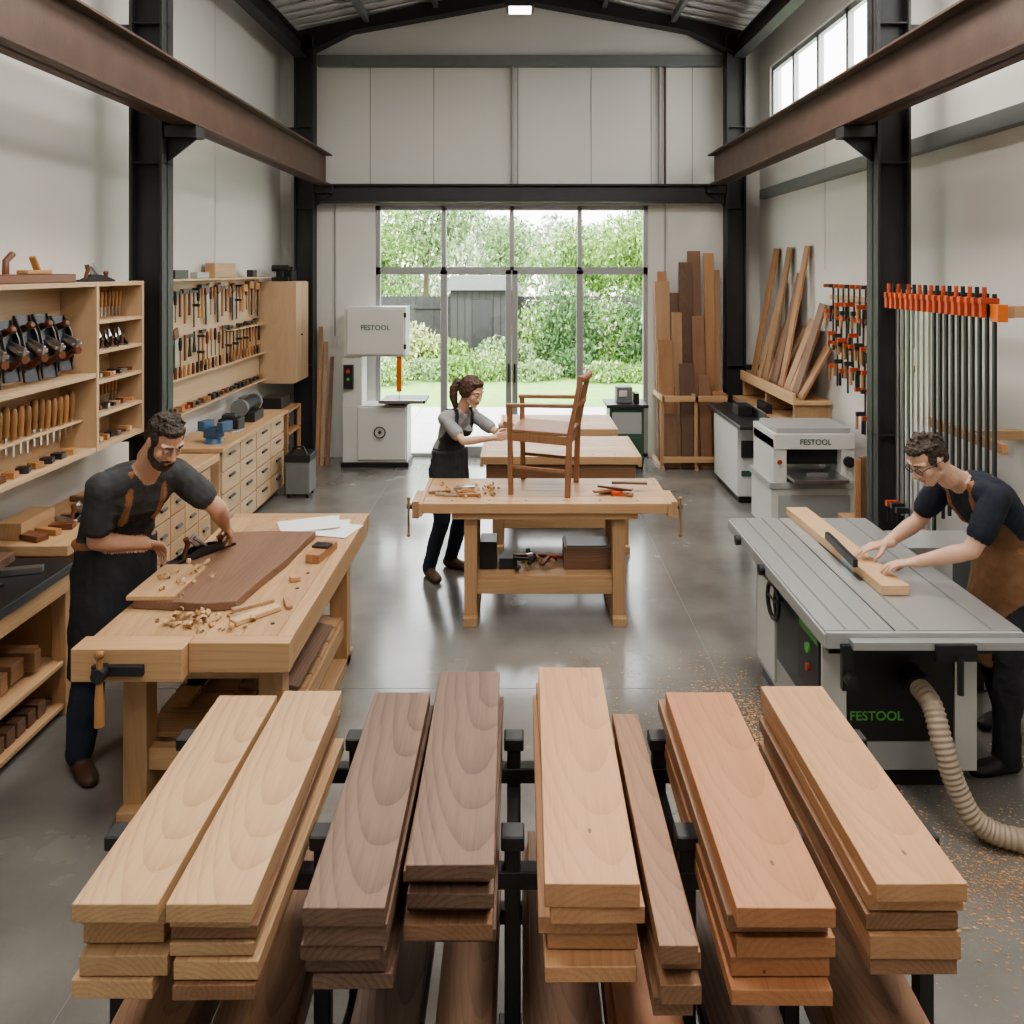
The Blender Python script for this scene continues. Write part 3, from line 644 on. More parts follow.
def tool(b,y,z,k):
    s=1.25
    if k==0:
        b.cyl((X,y,z),(X,y,z-.24*s),.013,handleW,seg=8); b.box(X-.015,X+.015,y-.065,y+.055,z-.015,z+.02,iron)
    elif k==1:
        b.prism([(X,y-.03,z),(X,y+.06,z),(X,y+.04,z-.36),(X,y-.0,z-.36)],(.003,0,0),steel); b.bx((X,y,z+.0),(.024,.1,.09),darkW,(.3,0,0)); b.box(X-.004,X+.008,y-.037,y-.022,z-.35,z,iron)
    elif k==2:
        b.box(X-.008,X+.008,y-.014,y+.014,z-.24,z,darkW); b.box(X,X+.003,y,y+.2,z-.035,z,iron)
    elif k==3:
        b.tube([(X,y,z),(X,y,z-.05),(X,y,z-.12)],[.012,.018,.013],random.choice([handleW,darkW,blackP]),8); b.cyl((X,y,z-.12),(X,y,z-.28),.005,iron,seg=6)
    elif k==4:
        b.box(X-.004,X+.004,y-.012,y+.012,z-.38,z,iron); b.box(X-.01,X+.06,y-.014,y+.014,z-.025,z,iron); b.box(X-.01,X+.06,y-.014,y+.014,z-.18,z-.155,iron); b.cyl((X+.05,y,z-.29),(X+.05,y,z-.16),.014,handleW,seg=8)
    elif k==5:
        b.cyl((X,y,z),(X,y,z-.28),.013,handleW,seg=8); b.box(X-.03,X+.03,y-.07,y+.07,z-.05,z+.03,handleW)
    elif k==6:
        b.beam((X,y-.025,z-.2),(X,y+.008,z-.04),.014,.014,blackP,(1,0,0)); b.beam((X,y+.025,z-.2),(X,y-.008,z-.04),.014,.014,blackP,(1,0,0)); b.box(X-.006,X+.006,y-.012,y+.012,z-.06,z,iron)
for i in range(26): tool(b,7.1+i*.107,2.34-random.uniform(0,.04),random.choice([0,1,2,3,4,5,1,4]))
for i in range(26): tool(b,7.1+i*.108,1.92-random.uniform(0,.06),random.choice([0,3,3,6,2,1,5,4]))
for i in range(28): b.tube([(X+.02,7.08+i*.1,1.49),(X+.02,7.08+i*.1,1.56),(X+.02,7.08+i*.1,1.62)],[.012,.017,.012],random.choice([handleW,handleW,blackP,darkW]),8)
for i in range(22): b.bx((X+.02,7.1+i*.127,1.202+.03),(.06,.06,random.uniform(.03,.06)),random.choice([handleW,iron,darkW,blackP,redP]))
b.done(.001)
b=MB('wall_cupboard'); b.box(-3.18,-2.74,9.95,10.55,1.12,2.36,plyZ); b.box(-2.739,-2.72,9.96,10.245,1.13,2.35,plyZ); b.box(-2.739,-2.72,10.255,10.54,1.13,2.35,plyZ); b.cyl((-2.72,10.2,1.7),(-2.70,10.2,1.7),.012,iron); b.done(.003)
b=MB('panel_top_boxes'); b.box(-3.15,-3.03,7.2,7.5,2.422,2.5,blackP); b.box(-3.1,-3.03,7.7,8.0,2.422,2.48,lgrey); b.box(-3.15,-3.05,8.2,8.8,2.422,2.57,bchY); b.box(-3.1,-3.03,9.3,9.45,2.422,2.5,iron); b.done(.004)
b=MB('power_drill'); b.M=TR((-2.95,10.1,2.362)); b.box(-.1,.1,-.04,.04,0,.05,blackP); b.box(-.03,.03,-.025,.025,.05,.13,blackP); b.cyl((-.1,0,.16),(.1,0,.16),.04,blackP); b.cyl((.1,0,.16),(.16,0,.16),.02,iron); b.M=Matrix.Identity(4); b.box(-3.05,-2.85,10.25,10.45,2.362,2.50,steelD); b.done(.006)
b=MB('wall_workbench')
b.box(-3.18,-2.62,4.75,7.15,.84,.90,bchY)
for y in(4.8,5.95,7.08): b.box(-3.15,-2.68,y-.02,y+.02,0,.84,bchZ)
b.box(-3.15,-2.68,4.8,7.1,.12,.15,bchY); b.box(-3.15,-3.13,4.8,7.1,.12,.84,bchZ)
for j in range(4):
    for k in range(3): 
        zz=.62-.2*k; b.box(-2.68,-2.66,5.98+j*.27,5.98+j*.27+.26,zz,zz+.19,bchY); b.box(-2.66,-2.64,6.06+j*.27,6.16+j*.27,zz+.08,zz+.1,iron)
b.done(.003)
b=MB('dark_top_side_table')
b.box(-3.18,-2.52,3.7,4.7,.80,.85,blackP); b.box(-3.18,-2.53,3.7,4.7,.70,.80,bchY)
for y in(3.75,4.64):
    for x in(-3.12,-2.59): b.box(x-.04,x+.04,y-.04,y+.04,0,.7,bchZ)
b.box(-3.15,-2.56,3.75,4.64,.28,.31,bchY); b.box(-3.15,-2.56,3.75,4.64,.04,.07,bchY); b.done(.004)
b=MB('stored_wood_blocks'); random.seed(2)
for i in range(9): b.bx((-2.8+random.uniform(-.08,.05),3.92+.075*i,.312+.05+random.random()*.03),(.3,.06,.1),random.choice([walX,brnY,dkbX,cheY]))
for i in range(7): b.bx((-2.8,3.92+.09*i,.072+.04),(.4,.07,.08),random.choice([walX,brnY,walX]))
b.done(.003)
b=MB('countertop_tools'); random.seed(17)
for i in range(12):
    b.bx((random.uniform(-3.05,-2.78),4.87+i*.1,.90+.019),(random.uniform(.06,.25),random.uniform(.03,.08),.035),random.choice([handleW,iron,darkW,mapY,steel,walX]),(0,0,random.uniform(-.6,.6)))
bench_plane(b,TR((-2.8,5.25,.901),rz=1.2),.3); b.box(-2.95,-2.75,5.5,5.75,.901,.97,walX); b.box(-3.1,-2.95,4.85,5.2,.901,1.0,bchY)
b.done(.002)
b=MB('side_table_tools')
bench_plane(b,TR((-2.8,4.2,.851),rz=.8),.26); b.bx((-2.7,4.45,.87),(.2,.05,.035),steel,(0,0,.3)); b.bx((-2.9,4.5,.877),(.1,.3,.05),walY,(0,0,.1)); b.done(.002)
b=MB('drawer_cabinet')
b.box(-3.18,-2.68,7.3,9.25,.06,.88,plyZ); b.box(-3.18,-2.63,7.26,9.3,.88,.92,bchY); b.box(-3.15,-2.72,7.33,9.2,0,.06,blackP)
for j in range(4):
    for k in range(4):
        y=7.33+j*.48; zz=.69-.2*k; b.box(-2.68,-2.66,y,y+.46,zz,zz+.185,plyY); b.box(-2.66,-2.64,y+.16,y+.30,zz+.12,zz+.14,iron)
b.done(.003)
def vise(b,M,mat):
    o=b.M;b.M=M
    b.cyl((0,0,0),(0,0,.05),.09,mat,.07); b.box(-.07,.07,-.06,.06,.05,.14,mat); b.box(-.12,-.05,-.075,.075,.11,.2,mat); b.box(.09,.15,-.075,.075,.11,.2,mat); b.box(-.05,.1,-.03,.03,.1,.14,mat)
    b.cyl((.15,0,.12),(.26,0,.12),.014,steel); b.cyl((.25,-.09,.12),(.25,.09,.12),.008,steel); b.M=o
b=MB('bench_vise'); vise(b,TR((-2.8,7.5,.921),rz=-.3),blueP); b.done(.005,2)
b=MB('bench_grinder'); b.box(-3.0,-2.75,8.5,8.8,.921,1.02,iron); b.cyl((-2.88,8.45,1.08),(-2.88,8.85,1.08),.08,blackP); b.cyl((-2.88,8.4,1.08),(-2.88,8.45,1.08),.09,grayP); b.cyl((-2.88,8.85,1.08),(-2.88,8.9,1.08),.09,grayP); b.done(.004)
b=MB('battery_charger'); b.box(-2.95,-2.75,8.0,8.2,.921,1.04,blackP); b.box(-2.93,-2.8,8.04,8.16,1.04,1.08,steelD); b.box(-3.1,-2.9,9.0,9.2,.921,1.1,grayP); b.done(.01)
b=MB('small_shelf_stand')
for z in(.3,.6,.86): b.box(-3.1,-2.65,9.35,9.92,z,z+.03,orgZ)
for y in(9.37,9.90):
    for x in(-3.08,-2.67): b.box(x-.02,x+.02,y-.02,y+.02,0,.86,orgZ)
b.box(-3.0,-2.75,9.45,9.8,.89,1.02,iron); b.box(-3.0,-2.75,9.45,9.8,.63,.75,blackP); b.box(-3.0,-2.75,9.45,9.8,.33,.42,steelD); b.done(.003)
b=MB('shop_vacuum'); b.box(-2.56,-2.3,8.95,9.25,.05,.40,grayP); b.box(-2.57,-2.29,8.94,9.26,.40,.48,blackP); b.tube([(-2.52,9.0,.48),(-2.48,9.0,.56),(-2.38,9.0,.56),(-2.34,9.0,.48)],.012,blackP,8)
for y in(9.0,9.2):
    for x in(-2.53,-2.33): b.cyl((x-.015,y,.03),(x+.015,y,.03),.03,blackP)
b.done(.02,3)
b=MB('leaning_boards')
for i,(x,m) in enumerate([(-2.60,orgZ),(-2.53,tanZ),(-2.45,brnZ)]): b.beam((x,10.5-.04*i,0),(x-.04,10.88,1.75-.2*i),.05,.02,m,(0,1,0))
b.done(.002)
b=MB('band_saw')
bx,by=-2.27,10.38
b.box(bx,bx+.86,by,by+.42,.0,.06,blackP); b.box(bx+.02,bx+.84,by+.02,by+.4,.06,.78,whiteP); b.box(bx+.22,bx+.82,by-.012,by+.02,.1,.76,whiteP)
b.box(bx+.02,bx+.26,by+.04,by+.38,.78,1.45,whiteP)
b.box(bx+.04,bx+.82,by+.02,by+.4,1.4,2.03,whiteP); b.box(bx+.08,bx+.80,by-.012,by+.02,1.43,2.0,whiteP)
for zz in(1.5,1.9): b.box(bx+.80,bx+.83,by-.02,by+.02,zz,zz+.06,iron)
b.box(bx+.52,bx+1.08,by-.1,by+.38,.82,.86,iron); b.prism([(bx+.55,by+.05,.82),(bx+.85,by+.05,.82),(bx+.7,by+.05,.7)],(0,.2,0),iron)
b.box(bx+.7,bx+.76,by+.05,by+.11,.95,1.4,orangeP); b.box(bx+.725,bx+.735,by+.07,by+.09,.86,.95,steel); b.box(bx+.5,bx+1.05,by-.14,by-.1,.83,.87,steel)
b.box(bx+.04,bx+.16,by-.03,by+.04,1.0,1.3,blackP); b.cyl((bx+.1,by-.035,1.22),(bx+.1,by-.03,1.22),.025,redP); b.cyl((bx+.1,by-.035,1.12),(bx+.1,by-.03,1.12),.02,greenL)
b.tube([(bx+.5+.07*math.cos(a*.5236),by-.04,.45+.07*math.sin(a*.5236)) for a in range(12)],.009,blackP,6,closed=True); b.cyl((bx+.5,by-.045,.45),(bx+.5,by,.45),.02,blackP)
bs_=b.done(.012,2)
lettering(bs_,'FESTOOL',(bx+.44,by-.016,1.74),.09,greenP)
b=MB('tool_stand_cabinet'); b.box(1.12,1.55,10.25,10.65,.06,.78,greenP); b.box(1.08,1.6,10.2,10.7,.78,.82,iron); b.box(1.15,1.52,10.24,10.249,.45,.72,lgrey); b.box(1.15,1.52,10.24,10.249,.12,.4,greenP)
b.box(1.22,1.42,10.35,10.55,.82,1.02,grayP); b.box(1.44,1.5,10.3,10.5,.82,.95,blackP); b.box(1.25,1.35,10.33,10.35,.9,.98,whiteP)
for x in(1.15,1.52):
    for y in(10.28,10.62): b.cyl((x,y,0),(x,y,.06),.025,blackP)
b.done(.006)
b=MB('vertical_lumber_rack')
b.box(1.78,2.62,10.2,10.24,.86,.93,bchX); b.box(1.78,2.62,10.2,10.24,.1,.17,bchX)
for x in(1.78,2.2,2.60): b.box(x-.02,x+.02,10.2,10.9,.86,.93,bchY); b.box(x-.02,x+.02,10.24,10.28,0,.93,bchZ); b.box(x-.02,x+.02,10.2,10.9,.0,.05,bchY)
b.done(.003)
b=MB('vertical_timber_boards'); random.seed(14)
for x,w,h,m,yb in((1.87,.19,2.35,tanZ,10.6),(1.86,.12,2.48,orgZ,10.7),(2.02,.14,1.95,tanZ,10.52),(2.15,.18,2.6,walZ,10.62),(2.30,.17,2.75,brnZ,10.7),(2.31,.16,1.9,brnZ,10.5),(2.46,.13,2.72,orgZ,10.62),(2.56,.11,2.5,tanZ,10.66),(1.9,.18,1.0,brnZ,10.4),(2.12,.17,1.3,walZ,10.38),(2.35,.15,1.15,brnZ,10.36),(2.51,.13,.95,orgZ,10.36),(1.88,.19,1.6,orgZ,10.45),(2.06,.2,2.2,walZ,10.66)):
    b.beam((x,yb-.08,.01),(x+random.uniform(-.02,.02),yb+.12,h),w,.028,m,(0,1,0))
b.done(.002)
b=MB('wall_plank_ledge'); b.box(2.78,3.18,8.35,10.35,1.12,1.16,bchY); b.box(2.78,2.81,8.35,10.35,1.16,1.24,bchY)
for y in(8.4,9.35,10.3): b.box(2.8,3.18,y-.02,y+.02,.925,1.12,bchZ)
b.done(.003)
b=MB('leaning_planks'); random.seed(6)
for i,(y,w,h,m) in enumerate([(10.2,.18,1.6,orgZ),(9.95,.15,1.2,tanZ),(9.7,.17,1.6,tanZ),(9.5,.12,1.0,walZ),(9.35,.16,1.3,brnZ),(9.12,.14,1.6,orgZ),(8.95,.17,.8,tanZ),(8.8,.14,.7,cheY),(8.65,.18,.98,brnZ),(8.5,.17,.55,orgZ),(9.2,.2,.7,brnZ),(9.6,.2,.9,orgZ)]):
    b.beam((2.9,y,1.165),(3.165,y-.10,1.165+h),.026,w,m,(0,1,0))
b.done(.002)
b=MB('side_cabinet_workbench'); b.box(2.68,3.18,8.55,10.35,.86,.92,bchY); b.box(2.72,3.18,8.6,10.3,.08,.86,whiteP)
for j in range(4): b.box(2.705,2.72,8.63+j*.42,9.02+j*.42,.12,.82,whiteP); b.cyl((2.69,8.7+j*.42,.7),(2.705,8.7+j*.42,.7),.015,blackP)
b.box(2.70,2.77,9.0,9.35,.92,1.02,blackP); b.done(.004)
b=MB('thickness_planer')
px0,px1,py0,py1=2.3,3.08,7.5,8.15
b.box(px0,px1,py0,py1,.08,.5,whiteP); b.box(px0-.02,px1+.02,py0-.02,py1+.02,.5,.56,lgrey); b.box(px0+.03,px0+.1,py0+.02,py0+.1,0,.08,blackP); b.box(px1-.1,px1-.03,py0+.02,py0+.1,0,.08,blackP); b.box(px0+.03,px1-.03,py1-.1,py1-.02,0,.08,blackP)
b.box(px0+.02,px0+.14,py0,py1,.56,.95,whiteP); b.box(px1-.14,px1-.02,py0,py1,.56,.95,whiteP); b.box(px0+.14,px1-.14,py0+.1,py1-.1,.7,.95,blackP)
b.box(px0+.14,px1-.14,py0-.2,py1,.60,.63,steel); b.box(px0+.02,px1-.02,py0-.01,py1+.01,.86,1.0,whiteP); b.box(px0+.05,px1-.05,py0+.02,py1-.1,1.0,1.05,lgrey)
b.box(px0+.06,px1-.06,py0-.01,py0,.14,.44,lgrey); b.box(px0+.3,px0+.5,py0-.06,py0-.04,.57,.66,steel)
b.cyl((px1-.08,py0-.01,.75),(px1-.08,py0-.05,.75),.05,blackP); b.cyl((px0+.07,py0-.01,.75),(px0+.07,py0-.03,.75),.02,redP)
pl_=b.done(.008,2)
lettering(pl_,'FESTOOL',(px0+.4,py0-.014,.905),.07,greenP)
b=MB('jointer_machine'); b.box(2.32,2.60,8.75,9.8,.08,.8,whiteP); b.box(2.28,2.64,8.5,10.0,.84,.88,iron); b.box(2.34,2.6,8.7,9.85,.8,.84,lgrey); b.box(2.35,2.58,8.8,9.75,0,.08,blackP); b.box(2.36,2.56,8.735,8.75,.3,.36,greenP); b.box(2.60,2.62,8.7,9.8,.88,.98,steel); b.box(2.42,2.58,9.1,9.35,.88,.99,blackP); b.box(2.36,2.5,8.72,8.75,.5,.68,blackP)
b.done(.006)
b=MB('small_bar_clamps'); random.seed(22)
for row,(z0,c,ya) in enumerate([(2.36,14,6.6),(2.05,8,7.3),(1.80,12,6.75),(1.42,5,7.0)]):
    for i in range(c):
        y=ya+i*.13; Lc=random.uniform(.3,.5); x=3.17
        b.box(x-.012,x+.004,y-.006,y+.006,z0-Lc,z0,iron); b.box(x-.10,x,y-.014,y+.014,z0-.035,z0,redP if i%3 else iron); b.box(x-.09,x,y-.014,y+.014,z0-Lc*.6,z0-Lc*.6+.04,redP if i%2 else iron); b.cyl((x-.08,y,z0-Lc*.6-.12),(x-.08,y,z0-Lc*.6),.014,handleW if i%3 else blackP,seg=8)
b.box(3.17,3.198,6.6,8.4,2.2,2.25,bchY); b.box(3.17,3.198,6.6,8.3,1.68,1.73,bchY)
b.done(.002)
b=MB('long_bar_clamp_rack'); random.seed(23)
b.box(2.80,2.86,4.74,6.08,2.22,2.29,bchY); b.box(2.86,3.198,4.80,4.86,2.22,2.29,bchX); b.box(2.86,3.198,5.9,5.96,2.22,2.29,bchX)
b.box(2.82,2.86,4.8,5.7,1.42,1.48,orgZ); b.box(2.86,3.198,5.2,5.26,1.42,1.48,bchX)
n=17
for i in range(n):
    y=6.06-i*.078; x=2.785; bot=(.62 if i<8 else 1.0)+random.uniform(-.08,.1); m=steel if i<7 else blackP
    b.box(x-.008,x+.008,y-.014,y+.014,bot,2.36,m)
    b.box(x-.09,x+.02,y-.018,y+.018,2.30,2.335,redP); b.box(x-.085,x-.055,y-.016,y+.016,2.22,2.335,redP); b.cyl((x-.06,y,2.335),(x-.06,y,2.40),.013,blackP if i%2 else redP,seg=8)
    if i<12: b.box(x-.08,x+.015,y-.018,y+.018,bot+.05,bot+.09,redP if i%3==0 else iron); b.cyl((x-.06,y,bot-.06),(x-.06,y,bot+.05),.012,blackP,seg=8)
b.box(2.74,2.8,4.70,4.78,2.2,2.3,orangeP)
b.done(.002)
b=MB('hanging_shop_brush'); b.cyl((3.16,4.62,2.1),(3.16,4.62,1.6),.035,handleW); b.box(3.1,3.198,4.55,4.7,1.45,1.6,steelD); b.box(3.1,3.198,4.56,4.69,1.85,2.1,steelD); b.done(.004)
b=MB('offcut_bin'); b.box(2.75,3.15,6.7,7.1,0,.4,bchZ)
for i in range(7): b.beam((2.8+.05*i,6.8+.03*i,.38),(2.82+.05*i,6.85+.03*i,.7+random.random()*.3),.05,.02,random.choice([brnZ,orgZ,tanZ]),(0,1,0))
b.done(.003)

# ------------------------------------------------------------------ PEOPLE
def norm(v): return V(v).normalized()
class Flesh:
    def __init__(s): s.P=[]
    def cap(s,p0,p1,r0,r1,lab): s.P.append(('c',V(p0),V(p1),r0,r1,lab))
    def chain(s,pts,rs,lab):
        for i in range(len(pts)-1): s.cap(pts[i],pts[i+1],rs[i],rs[i+1],lab)
    def ell(s,c,r,lab,R=None): s.P.append(('e',V(c),V(r),R or Matrix.Identity(3),None,lab))
    def loft(s,rings,lab): s.P.append(('l',rings,None,None,None,lab))
    def build(s,name,voxel,smooth,mats,rule=None,post=None):
        vs=[];fs=[]
        def ring_add(rings,seg=18):
            o=len(vs)
            for c,ax,ay,ra,rb in rings:
                for k in range(seg):
                    a=2*math.pi*k/seg; vs.append(c+ax*math.cos(a)*ra+ay*math.sin(a)*rb)
            for i in range(len(rings)-1):
                for k in range(seg): fs.append((o+i*seg+k,o+i*seg+(k+1)%seg,o+(i+1)*seg+(k+1)%seg,o+(i+1)*seg+k))
            fs.append(tuple(o+k for k in range(seg-1,-1,-1))); e=o+(len(rings)-1)*seg; fs.append(tuple(e+k for k in range(seg)))
        for p in s.P:
            if p[0]=='c':
                d=(p[2]-p[1]); Ln=d.length; d=d/Ln if Ln>1e-6 else V((0,0,1)); ax=d.orthogonal().normalized(); ay=d.cross(ax); R=[]
                r0,r1=p[3],p[4]
                for t in(-.999,-.85,-.55,-.2): R.append((p[1]+d*r0*t,ax,ay,r0*math.sqrt(1-t*t),r0*math.sqrt(1-t*t)))
                R.append((p[1],ax,ay,r0,r0)); R.append((p[2],ax,ay,r1,r1))
                for t in(.2,.55,.85,.999): R.append((p[2]+d*r1*t,ax,ay,r1*math.sqrt(1-t*t),r1*math.sqrt(1-t*t)))
                ring_add(R,14)
            elif p[0]=='e':
                Rm=p[3];r=p[2];R=[]
                for i in range(13):
                    t=math.cos(math.pi*(1-i/12)); q=math.sqrt(max(1e-4,1-t*t))
                    R.append((p[1]+Rm@V((0,0,r.z*t)),Rm@V((1,0,0)),Rm@V((0,1,0)),r.x*q,r.y*q))
                ring_add(R,20)
            else: ring_add(p[1],24)
        me=bpy.data.meshes.new('tmp'); me.from_pydata([tuple(v) for v in vs],[],fs)
        bm=bmesh.new(); bm.from_mesh(me)
        bmesh.ops.recalc_face_normals(bm,faces=bm.faces); bm.to_mesh(me); bm.free()
        ob=bpy.data.objects.new('tmp',me); SC.collection.objects.link(ob)
        rm=ob.modifiers.new('r','REMESH'); rm.mode='VOXEL'; rm.voxel_size=voxel; rm.adaptivity=0
        sm=ob.modifiers.new('s','SMOOTH'); sm.factor=.5; sm.iterations=smooth
        dg=bpy.context.evaluated_depsgraph_get(); dg.update()
        m2=bpy.data.meshes.new_from_object(ob.evaluated_get(dg)); bpy.data.objects.remove(ob); bpy.data.meshes.remove(me)
        n=len(m2.vertices); C=np.zeros(n*3); m2.vertices.foreach_get('co',C); C=C.reshape(-1,3)
        N=np.zeros(n*3); m2.vertices.foreach_get('normal',N); N=N.reshape(-1,3)
        D=[]
        for p in s.P:
            if p[0]=='c':
                a=np.array(p[1]);bb=np.array(p[2]);d=bb-a;t=np.clip(((C-a)@d)/max(1e-9,d@d),0,1)
                D.append(np.linalg.norm(C-(a+t[:,None]*d),axis=1)-(p[3]+(p[4]-p[3])*t))
            elif p[0]=='e':
                Rm=np.array(p[3]); q=(C-np.array(p[1]))@Rm; k=np.linalg.norm(q/np.array(p[2]),axis=1)
                D.append((k-1)*min(p[2]))
            else:
                best=np.full(n,9.)
                rg=p[1]
                for i in range(len(rg)-1):
                    a=np.array(rg[i][0]);bb=np.array(rg[i+1][0]);d=bb-a;t=np.clip(((C-a)@d)/max(1e-9,d@d),0,1)
                    q=C-(a+t[:,None]*d); ax=np.array(rg[i][1]);ay=np.array(rg[i][2])
                    ra=rg[i][3]+(rg[i+1][3]-rg[i][3])*t; rb=rg[i][4]+(rg[i+1][4]-rg[i][4])*t
                    dn=d/np.linalg.norm(d)
                    k=np.sqrt((q@ax/ra)**2+(q@ay/rb)**2); dd=np.maximum((k-1)*np.minimum(ra,rb),np.abs(q@dn)-.001)
                    best=np.minimum(best,dd)
                D.append(best)
        D=np.array(D); idx=D.argmin(0); labs=[s.P[i][5] for i in idx]
        if rule: labs=[rule(V(C[i]),V(N[i]),labs[i]) for i in range(n)]
        cloth={'shirt','pants','apron','skirt'}
        for i in range(n):
            l=labs[i]; off=0
            if l in cloth:
                p=V(C[i]); off=.011*noise.noise(V((p.x*10,p.y*10,p.z*6)))+.008*(.5-abs(noise.noise(V((p.x*17,p.y*17,p.z*11)))))+.002*noise.noise(p*45)
                if l=='apron': off+=.005
                if l=='shirt': off+=.002
            elif l in('hair','beard'):
                p=V(C[i]); off=.005*noise.noise(p*50)+.003*noise.noise(p*120)
            C[i]+=N[i]*off
        if post: C=post(C)
        m2.vertices.foreach_set('co',C.reshape(-1))
        keys=list(mats.keys()); m2.materials.clear()
        for k in keys: m2.materials.append(mats[k])
        li=[keys.index(l) for l in labs]
        mi=[0]*len(m2.polygons)
        for p in m2.polygons:
            c=[li[v] for v in p.vertices]; mi[p.index]=max(set(c),key=c.count)
        m2.polygons.foreach_set('material_index',mi); m2.polygons.foreach_set('use_smooth',[True]*len(mi))
        m2.update()
        o=bpy.data.objects.new(name,m2); SC.collection.objects.link(o); return o
def ik(a,b,l1,l2,pole):
    a=V(a);b=V(b);d=b-a;Lr=d.length;Lc=min(Lr,l1+l2-.004);d.normalize()
    x=(l1*l1-l2*l2+Lc*Lc)/(2*Lc);h=math.sqrt(max(0,l1*l1-x*x)); p=V(pole);p=(p-d*p.dot(d)).normalized()
    return a+d*x+p*h
def hand(name,w,d,n,right,mats,curl=(25,35,25),sc=1.0,spread=.06,thumb=.5):
    d=norm(d);n=V(n);n=(n-d*n.dot(d)).normalized(); lat=d.cross(n) if right else n.cross(d)
    F=Flesh(); w=V(w)
    ks=[(.030,.086),(.0105,.09),(-.0095,.086),(-.028,.078)]
    ln=[(.042,.026,.021),(.046,.029,.022),(.042,.027,.021),(.033,.021,.018)]
    rad=[.0092,.0095,.009,.008]
    F.cap(w-d*.03*sc,w+d*.012*sc,.027*sc,.026*sc,'skin')
    for (lx,ly),l3,r in zip(ks,ln,rad):
        k=w+lat*lx*sc+d*ly*sc
        F.cap(w+lat*lx*.55*sc+d*.012*sc,k,.0165*sc,.0115*sc,'skin')
        p=k;a=math.radians(curl[0])+random.uniform(-.08,.08); rr=r*sc
        for j,l in enumerate(l3):
            dd=d*math.cos(a)+n*math.sin(a)+lat*(lx*spread/.03)
            q=p+dd.normalized()*l*sc; F.cap(p,q,rr,rr*.92,'skin'); p=q; rr*=.92
            a+=math.radians(curl[1] if j==0 else curl[2])
    t0=w+d*.022*sc+lat*.02*sc+n*.006*sc; t1=t0+(lat*.7+d*.6+n*.35).normalized()*.04*sc; t2=t1+(lat*.25+d*.8+n*thumb).normalized()*.032*sc; t3=t2+(d*.85-lat*.05+n*thumb).normalized()*.026*sc
    F.chain([t0,t1,t2,t3],[.016*sc,.0125*sc,.0105*sc,.0085*sc],'skin')
    return F.build(name,.0034,3,mats)
